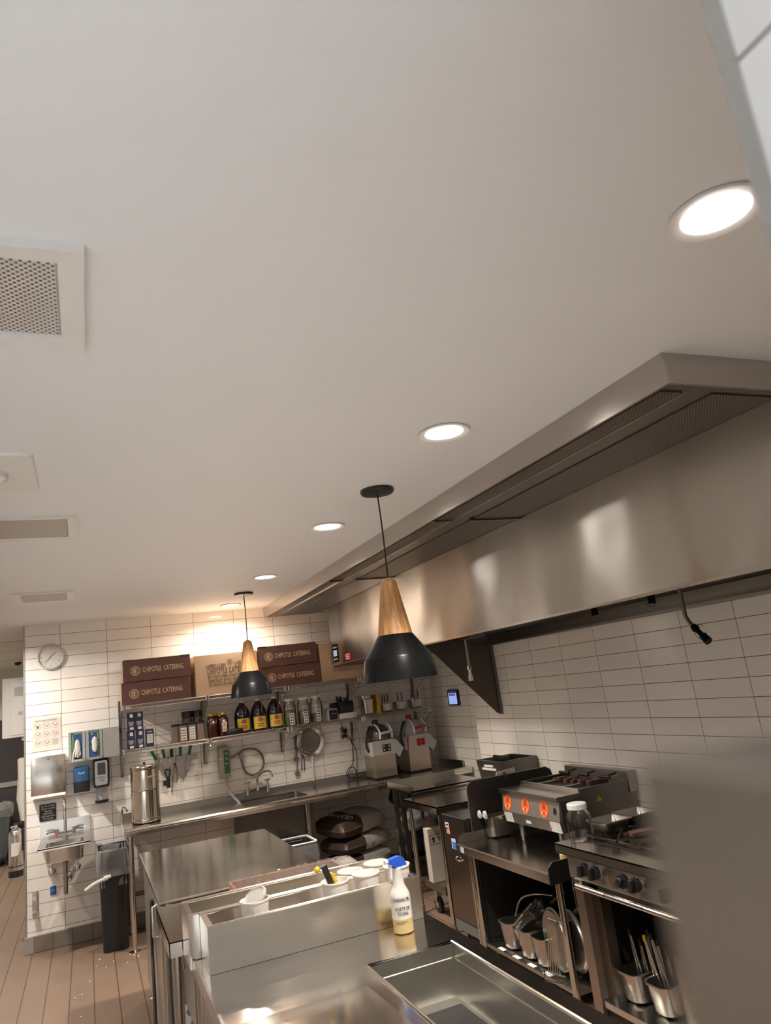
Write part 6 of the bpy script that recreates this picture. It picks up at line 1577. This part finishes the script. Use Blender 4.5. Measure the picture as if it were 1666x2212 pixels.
# pan with thermometers on the stand
t = thing('steel_pan', (2.625, 4.775, ZE), 'deep steel pan with two white dial thermometers clipped to its rim, beside the griddle', 'pan')
b = B(); rpan(b, 2.640, 4.764, 0.092, 0.058, ZE+0.001, ZE+0.145, rad=0.03, taper=0.92); b.put('pan', M_pan, t)
for k, (yy, dx) in enumerate(((4.752, 0.075), (4.806, 0.062))):
    b = B(); b.cyl((2.455+dx, yy, ZE+0.158), (2.470+dx, yy-0.004, ZE+0.160), 0.027, 0.027, 22); tm = b.put('dial_thermometer', M_whitep, t)
    b = B(); b.cyl((2.4525+dx, yy, ZE+0.158), (2.4548+dx, yy, ZE+0.158), 0.019, 0.019, 18); b.put('dial_face', plain('lilac_face', (0.50, 0.46, 0.54), 0.3) if 'lilac_face' not in MATS else MATS['lilac_face'], tm)
    b = B(); b.cyl((2.470+dx, yy, ZE+0.159), (2.545+dx, yy, ZE+0.07), 0.003, 0.003, 6); b.put('stem', M_chrome, tm)

# items on the stand's shelf
zs_ = 0.093
shp = [(4.555, 'steel utensil pan at the cabinet end of the lower shelf'), (4.345, 'middle steel utensil pan on the lower shelf'), (4.175, 'steel pan pressed against the round lids on the lower shelf')]
for (yy, lab) in shp:
    t = thing('utensil_pan', (2.60, yy, zs_), lab, 'pan', 'steel pans on the lower shelf of the equipment stand')
    b = B(); rpan(b, 2.58, yy, 0.135, 0.070, zs_, zs_+0.165, rad=0.04); b.put('pan', M_pan, t)
for k in range(4):
    t = thing('spatula', (2.55, 4.46-0.03*k, 0.26), ['steel handled tool leaning out of the utensil pans, nearest the cabinet', 'second steel handled tool leaning out of the utensil pans', 'third steel handled tool leaning out of the utensil pans', 'steel handled tool leaning out of the utensil pans, next to the black utensils'][k], 'utensil', 'steel handles in the lower shelf pans')
    p0 = Vector((2.485, 4.50-0.030*k, 0.235)); p1 = Vector((2.56+0.004*k, 4.335-0.035*k, 0.395-0.006*k))
    b = B(); b.tube([p0, p0.lerp(p1, 0.5)+Vector((0, 0, 0.006)), p1], 0.0085, 8, 1); b.put('handle', M_pan, t)
    b = B(); b.tube([p0, p0+Vector((0.03, 0.02, -0.06)), p0+Vector((0.05, 0.03, -0.12))], 0.012, 6); b.put('tool_end', M_stdk, t)
t = thing('black_utensils', (2.60, 4.33, 0.25), 'bunch of black ladles and turners piled in the middle utensil pan', 'utensils')
b = B(); blob(b, (2.60, 4.30, 0.33), 0.085, 2, 0.25, 3, (1, 1.0, 1.0)); b.put('ladle_bowl', M_black, t)
b = B(); b.tube([(2.50, 4.47, 0.30), (2.54, 4.46, 0.40), (2.60, 4.38, 0.43), (2.68, 4.28, 0.42)], 0.006, 8, 2); b.put('ring_handle', M_stmid, t)
b = B(); b.tube([(2.62, 4.30, 0.35), (2.66, 4.16, 0.45), (2.68, 4.12, 0.47)], 0.014, 8); b.put('turner_handle', M_black, t)
def lid(cx, cy, cz, r, lean, lab):
    t = thing('pan_lid', (cx, cy, cz-r), lab, 'lid', 'round steel lids in the wire rack')
    b = B(); b.lathe([(r, 0), (r*1.0, 0.008), (r*0.93, 0.012), (r*0.90, 0.022), (r*0.5, 0.028), (0.02, 0.030)], (0, 0), 44)
    for q_ in b.bm.verts: pass
    b.spin((0, 0, 0), 'Y', -PI/2); b.spin((0, 0, 0), 'Z', -0.15); b.spin((0, 0, 0), 'X', lean)
    bmesh.ops.translate(b.bm, verts=b.bm.verts[:], vec=Vector((cx, cy, cz))); b.put('lid', MATS.get('lid_alu') or plain('lid_alu', (0.46, 0.43, 0.39), 0.38, 1.0), t)
    return t
lid(2.505, 4.02, zs_+0.185, 0.168, 0.0, 'round steel lid leaning foremost in the wire rack on the lower shelf')
lid(2.570, 3.945, zs_+0.180, 0.165, 0.0, 'round steel lid behind the rack wires, next to the leg')
lid(2.635, 3.92, zs_+0.180, 0.160, 0.0, 'round steel lid at the range end of the wire rack')
t = thing('wire_rack', (2.5, 3.99, zs_), 'bent wire rack holding the round lids on the lower shelf', 'rack')
b = B()
for k in range(6): b.tube([(2.43+0.004*k, 4.06-0.018*k, 0.11), (2.445, 4.03-0.018*k, 0.25), (2.45, 4.02-0.018*k, 0.385), (2.475, 4.01-0.018*k, 0.395), (2.56, 4.0-0.018*k, 0.39)], 0.0028, 6, 1)
b.tube([(2.43, 4.10, 0.105), (2.36, 3.99, 0.105), (2.40, 3.90, 0.105), (2.55, 3.90, 0.105)], 0.004, 6); b.tube([(2.43, 4.09, 0.115), (2.46, 3.93, 0.115)], 0.004, 6); b.tube([(2.47, 4.03, 0.394), (2.475, 3.91, 0.394)], 0.003, 6)
b.put('wires', M_pan, t)

# ------------------------------------------------------------------ range
ZR = 0.907
ry0, ry1 = 2.62, 3.565
t = thing('gas_range', (2.8, 3.1, 0), 'six burner stainless range with black knobs in front of the dark wall', 'range')
b = B(); b.cyl((2.302, ry0, ZR-0.006), (2.302, ry1, ZR-0.006), 0.006, seg=12); b.cube(2.296, 2.43, ry0, ry1, ZR-0.008, ZR); b.cube(2.296, 2.302, ry0, ry1, ZR-0.046, ZR-0.002); b.cube(2.296, 2.33, ry0, ry1, ZR-0.05, ZR-0.044); b.put('front_ledge', M_sty, t, smooth=False)
b = B(); b.cube(2.325, 2.36, ry0, ry1-0.055, 0.742, ZR-0.045); b.put('control_panel', M_stmid, t, smooth=False)
b = B(); b.cube(2.36, 3.27, ry0, ry1-0.01, 0.70, ZR-0.012); b.put('body', M_stdk, t, smooth=False)
for k, (yy, rot) in enumerate(((3.355, 0.2), (3.268, 0.1), (3.058, 0.8), (2.970, 0.15), (2.765, 0.0), (2.68, 0.1))):
    b = B(); b.cyl((2.325, yy, 0.805), (2.319, yy, 0.805), 0.035, 0.034, 24); kn = b.put('knob_bezel', M_chrome, t)
    b = B(); b.cyl((2.320, yy, 0.805), (2.296, yy, 0.805), 0.031, 0.030, 20); b.cube(2.272, 2.297, yy-0.009, yy+0.009, 0.776, 0.834, bev=0.004); b.spin((2.3, yy, 0.805), 'X', rot); kb = b.put('knob', M_black, kn)
    b = B(); b.cube(2.270, 2.2735, yy+0.004, yy+0.009, 0.778, 0.832); b.spin((2.3, yy, 0.805), 'X', rot); b.put('pointer', M_chrome, kn, smooth=False)
b = B(); b.cyl((2.325, 3.145, 0.795), (2.3235, 3.145, 0.795), 0.043, 0.043, 28); b.put('badge_plate', M_st, t)
for y0_, y1_ in ((3.20, 3.43), (2.93, 3.195), (2.64, 2.925)):
    b = B(); b.loft([[Vector((2.30+r_*math.cos(a), yy, 0.718+0.014*math.sin(a))) for a in [2*PI*i/12 for i in range(12)] for r_ in (0.014,)] for yy in (y0_, y1_)]); b.put('handrail', M_chrome if y0_ == 2.93 else M_st, t)
b = B(); b.cube(2.316, 2.40, 3.405, 3.475, 0.0, 0.742); b.put('front_post', steel('post_steel', col=(0.40, 0.35, 0.31), rough=0.35, axis='z'), t, smooth=False)
b = B(); b.cube(2.36, 2.42, 3.335, 3.405, 0.0, 0.742); b.put('door_jamb', M_stdk, t, smooth=False)
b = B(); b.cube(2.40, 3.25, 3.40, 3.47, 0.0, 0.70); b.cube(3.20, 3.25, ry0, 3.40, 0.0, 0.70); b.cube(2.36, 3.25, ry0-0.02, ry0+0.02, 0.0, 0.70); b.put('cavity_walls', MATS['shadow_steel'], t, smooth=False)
b = B(); b.cube(2.325, 3.2, ry0+0.02, 3.40, 0.165, 0.195); b.put('lower_shelf', M_sty, t, smooth=False)
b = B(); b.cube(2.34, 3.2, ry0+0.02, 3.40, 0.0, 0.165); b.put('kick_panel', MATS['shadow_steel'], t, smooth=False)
b = B(); b.cube(3.20, 3.27, ry0, ry1, ZR-0.02, ZR+0.12); b.put('backguard', M_stdk, t, smooth=False)
b = B(); b.cube(2.44, 3.20, ry0+0.02, ry1-0.02, ZR-0.012, ZR-0.004); b.put('drip_plate', M_iron, t, smooth=False)
for i in range(2):
    for j in range(3):
        gx, gy = 2.62+0.37*i, ry1-0.175-0.30*j
        b = B()
        b.tube([(gx-0.16, gy-0.135, ZR+0.018), (gx+0.16, gy-0.135, ZR+0.018), (gx+0.16, gy+0.135, ZR+0.018), (gx-0.16, gy+0.135, ZR+0.018)], 0.008, 6, closed=True)
        for a in range(8):
            c_, s_ = math.cos(a*PI/4), math.sin(a*PI/4)
            k_ = 0.15 if a % 2 == 0 else 0.17
            b.loft([[Vector((gx+c_*r-s_*w_, gy+s_*r*0.9+c_*w_, ZR+h_)) for w_, h_ in ((-0.006, 0.004), (0.006, 0.004), (0.004, 0.030), (-0.004, 0.030))] for r in (0.045, k_)])
        gr = b.put('burner_grate', M_iron, t, smooth=False)
        b = B(); b.lathe([(0.038, ZR), (0.040, ZR+0.010), (0.030, ZR+0.016)], (gx, gy), 18); b.put('burner', M_rust, gr)
for k, (x_, y_, r_) in enumerate(((2.60, 3.22, 0.3), (2.60, 3.02, -0.2), (2.74, 3.08, 0.5))):
    b = B(); b.prism([(x_-0.075, y_-0.02), (x_+0.06, y_-0.035), (x_+0.085, y_+0.02), (x_-0.05, y_+0.04)], 'z', ZR+0.030, ZR+0.050); b.put('scorched_plate', M_rust, t, smooth=False)
# jar on range ledge
t = thing('glass_jar', (2.405, 3.46, ZR), 'empty clear glass jar with a white lid on the range ledge', 'jar')
x, y, z = 2.405, 3.462, ZR+0.001
b = B()
loops = []
for r, zz in ((0.050, 0), (0.062, 0.006), (0.064, 0.02), (0.066, 0.10), (0.062, 0.135), (0.050, 0.155), (0.047, 0.168)):
    loops.append([Vector((x+r*(1+(0.035*math.cos(12*a) if 0.01 < zz < 0.12 else 0))*math.cos(a), y+r*(1+(0.035*math.cos(12*a) if 0.01 < zz < 0.12 else 0))*math.sin(a), z+zz)) for a in [2*PI*i/72 for i in range(72)]])
b.loft(loops, True, False); b.put('jar', clear('jar_glass', gloss=0.05, rough=0.02), t)
B().lathe([(0.052, z+0.164), (0.053, z+0.188), (0.049, z+0.192)], (x, y), 32).put('lid', M_whitep, t)
t = thing('small_jar', (2.49, 3.68, ZE), 'small yellow jar with a white cap on the stand, behind its black end guard', 'jar')
B().lathe([(0.026, ZE+0.001), (0.028, ZE+0.01), (0.028, ZE+0.06)], (2.50, 3.80), 18).put('jar', plain('mustard_jar', (0.42, 0.32, 0.10), 0.3), t)
B().lathe([(0.024, ZE+0.06), (0.024, ZE+0.08)], (2.50, 3.80), 18).put('cap', M_whitep, t)
# pans on the range
for (cx, cy, hx, hy, lab) in ((2.575, 3.435, 0.090, 0.078, 'square steel pan on the range burners behind the glass jar'), (2.775, 3.46, 0.092, 0.082, 'second square steel pan on the range burners, further back toward the wall')):
    t = thing('burner_pan', (cx, cy, ZR+0.03), lab, 'pan', 'steel pans on the range burners')
    b = B(); rpan(b, cx, cy, hx, hy, ZR+0.031, ZR+0.085, rad=0.02); b.put('pan', M_stmid, t)
# range shelf goods
for (yy, xx, lab) in ((3.285, 2.515, 'steel pan of tongs on the range shelf, next to the range post'), (3.09, 2.525, 'steel pan of tongs on the range shelf, next to the stacked pots')):
    t = thing('tongs_pan', (xx, yy, 0.196), lab, 'pan', 'steel pans of tongs under the range')
    b = B(); rpan(b, xx, yy, 0.130, 0.074, 0.196, 0.335, rad=0.045); b.put('pan', M_pan, t)
tl = ['tongs leaning furthest toward the range post', 'tongs standing second from the range post', 'tongs standing third from the range post', 'tongs with a bright tip in the middle of the bunch', 'tongs leaning across the second pan', 'tongs resting lowest in the second pan', 'tongs nearest the stacked pots']
for k in range(7):
    yb_ = (3.25, 3.235, 3.22, 3.12, 3.11, 3.10, 3.06)[k]; dy = (0.0, -0.03, -0.06, 0.02, -0.03, -0.05, 0.03)[k]; zt_ = (0.50, 0.46, 0.51, 0.50, 0.49, 0.45, 0.52)[k]
    xb = 2.46+0.02*(k % 3); yt = yb_ + dy + 0.03
    t = thing('serving_tongs', (xb, yb_, 0.215), tl[k] + ' on the range shelf', 'tongs', 'tongs standing in the range shelf pans')
    for s in (-1, 1):
        b = B(); b.tube([(xb, yt, zt_), (xb+0.005, yt*0.6+yb_*0.4+s*0.010, zt_*0.55+0.215*0.45), (xb+0.012, yb_+s*0.016, 0.225)], 0.0065, 6, 1); b.put('arm', M_pan if k in (3, 5) else M_stmid, t)
    b = B(); b.cyl((xb, yt, zt_-0.012), (xb-0.001, yt+0.002, zt_+0.014), 0.010, 0.008, 10); b.put('hinge', M_black if k != 3 else M_yel, t)
t = thing('stock_pot', (2.56, 2.90, 0.196), 'stack of two dented aluminium pots at the end of the range shelf', 'pot')
M_alu = plain('dull_aluminium', (0.42, 0.37, 0.315), 0.36, 1.0, var=0.2)
b = B(); b.lathe([(0.125, 0.197), (0.13, 0.21), (0.132, 0.335)], (2.555, 2.895), 40); b.put('lower_pot', M_alu, t)
b = B(); b.lathe([(0.136, 0.325), (0.137, 0.45), (0.128, 0.475), (0.10, 0.484), (0.01, 0.484)], (2.555, 2.895), 40); b.put('upper_pot', M_alu, t)
for zz in (0.375, 0.270):
    b = B(); b.cube(2.415, 2.43, 2.83, 2.90, zz-0.014, zz+0.014, bev=0.006); b.spin((2.555, 2.895, 0), 'Z', 0.1); b.put('handle_bracket', M_stdk, t, smooth=False)

# ================================================================== PASSAGE THINGS AT THE LEFT
t = thing('fire_extinguisher', (-0.61, 7.75, 0.59), 'steel fire extinguisher hung on the passage side of the tiled wall', 'fire extinguisher')
fx, fy = -0.612, 7.75
b = B(); b.lathe([(0.058, 0.592), (0.060, 0.60), (0.060, 0.935), (0.054, 0.965), (0.035, 0.985), (0.018, 0.995)], (fx, fy), 32); b.put('cylinder', M_stz, t)
b = B(); b.lathe([(0.0615, 0.592), (0.0615, 0.645)], (fx, fy), 32); b.put('base_band', M_black, t)
b = B(); b.lathe([(0.0612, 0.676), (0.0612, 0.684)], (fx, fy), 32, cap0=False, cap1=False); b.put('strap', M_black, t)
b = B(); b.cyl((fx, fy, 0.99), (fx, fy, 1.025), 0.014, 0.012, 12); b.cyl((fx-0.045, fy-0.01, 1.005), (fx-0.01, fy, 1.01), 0.010, 0.008, 10); b.put('valve', M_chrome, t)
b = B(); b.cube(fx-0.02, fx+0.05, fy-0.012, fy+0.012, 1.022, 1.035, bev=0.004); b.put('lever', M_black, t)
pl = on_cyl((fx, fy, 0.83), 0.0605); b = B(); patch(b, pl, -0.035, 0.055, -0.062, 0.045, 8, 1); lb = b.put('label', M_lab, t)
b = B(); patch(b, pl, -0.058, -0.036, 0.015, 0.035, 4, 1); b.put('green_label', M_ggreen, lb)
b = B()
for k in range(5): patch(b, pl, -0.025, 0.045, 0.028-0.018*k, 0.031-0.018*k, 6, 1, d=0.001)
b.put('print', M_greyp, lb)
b = B(); b.tube([(fx+0.03, fy-0.03, 0.99), (fx+0.045, fy-0.05, 0.90), (fx+0.03, fy-0.062, 0.78), (fx+0.01, fy-0.066, 0.77)], 0.005, 8, 2); b.put('inspection_tag', M_kraft, t)
B().cube(fx+0.055, -0.518, fy-0.02, fy+0.02, 0.80, 0.98).put('bracket', M_black, t, smooth=False)
t = thing('wall_cabinet', (-0.66, 8.5, 1.78), 'white painted cabinet high on the passage wall', 'cabinet')
B().cube(-0.770, -0.522, 8.25, 8.62, 1.775, 2.355, bev=0.012).put('body', M_white, t)
b = B(); b.cube(-0.700, -0.530, 8.240, 8.251, 1.80, 2.335, bev=0.004); b.put('door', M_white, t)
pl = on_plane((-0.615, 8.240, 2.07), **FRONT); b = B(); patch(b, pl, -0.045, 0.035, 0.10, 0.19); b.put('label', plain('grey_label', (0.45, 0.44, 0.43), 0.4), t, smooth=False)
b = B(); patch(b, pl, -0.01, 0.03, -0.085, -0.05); b.put('notice', M_greyp, t, smooth=False)
b = B(); b.cube(-0.60, -0.53, 8.30, 8.40, 1.74, 1.776); b.put('lower_box', M_white, t, smooth=False)
t = thing('hanging_apron', (-0.60, 8.25, 1.0), 'white plastic apron roll hanging below the white cabinet', 'apron')
b = B(); loops = []
for zz, wx, sh in ((1.575, 0.030, 0.0), (1.56, 0.045, 0.0), (1.40, 0.046, 0.004), (1.20, 0.050, -0.006), (1.05, 0.040, 0.010), (1.0, 0.036, 0.014)):
    loops.append([Vector((-0.590+sh+wx*math.cos(a)*(1+0.08*math.sin(5*a)), 8.25+0.07*math.sin(a), zz)) for a in [2*PI*i/24 for i in range(24)]])
b.loft(loops); b.put('sheet', plain('apron_film', (0.60, 0.56, 0.50), 0.45), t)
t = thing('trash_can', (-1.35, 12.55, 0), 'grey blue wheeled trash can with a white liner down the passage', 'trash can')
b = B(); b.lathe([(0.24, 0.11), (0.25, 0.14), (0.29, 0.74), (0.305, 0.76)], (-1.35, 12.55), 36); b.put('can', plain('grey_blue_plastic', (0.12, 0.16, 0.19), 0.45), t)
b = B(); loops = []
for r, zz in ((0.31, 0.66), (0.335, 0.72), (0.33, 0.79), (0.30, 0.83), (0.22, 0.85)):
    loops.append([Vector((-1.35+r*(1+0.05*math.sin(7*a+zz*40))*math.cos(a), 12.55+r*(1+0.05*math.sin(7*a+zz*40))*math.sin(a), zz+0.015*math.sin(5*a))) for a in [2*PI*i/40 for i in range(40)]])
b.loft(loops, False, True); b.put('liner', M_film, t)
b = B(); b.lathe([(0.25, 0.075), (0.25, 0.11)], (-1.35, 12.55), 30); dl = b.put('dolly', M_black, t)
for a in range(4):
    b = B(); px_, py_ = -1.35+0.2*math.cos(a*PI/2+0.4), 12.55+0.2*math.sin(a*PI/2+0.4); b.cyl((px_-0.015, py_, 0.038), (px_+0.015, py_, 0.038), 0.038, 0.038, 16); b.put('caster', M_rubber, dl)
# crumbs on the tiles
b = B(); rnd = random.Random(12)
for (px_, py_) in ((0.05, 6.86), (0.02, 6.70), (0.10, 6.62), (-0.02, 6.38), (0.30, 6.75), (0.33, 6.70), (0.28, 6.80), (-0.115, 6.10), (-0.07, 6.14), (-0.075, 5.72), (0.15, 6.72), (0.24, 6.60)):
    blob(b, (px_+rnd.uniform(-0.01, 0.01), py_, 0.004), 0.006, rnd.random()*6, 0.3, 1)
o = tag(b.put('food_scraps', M_white), 'scattered white food scraps on the brown floor tiles', 'scraps'); o['kind'] = 'stuff'
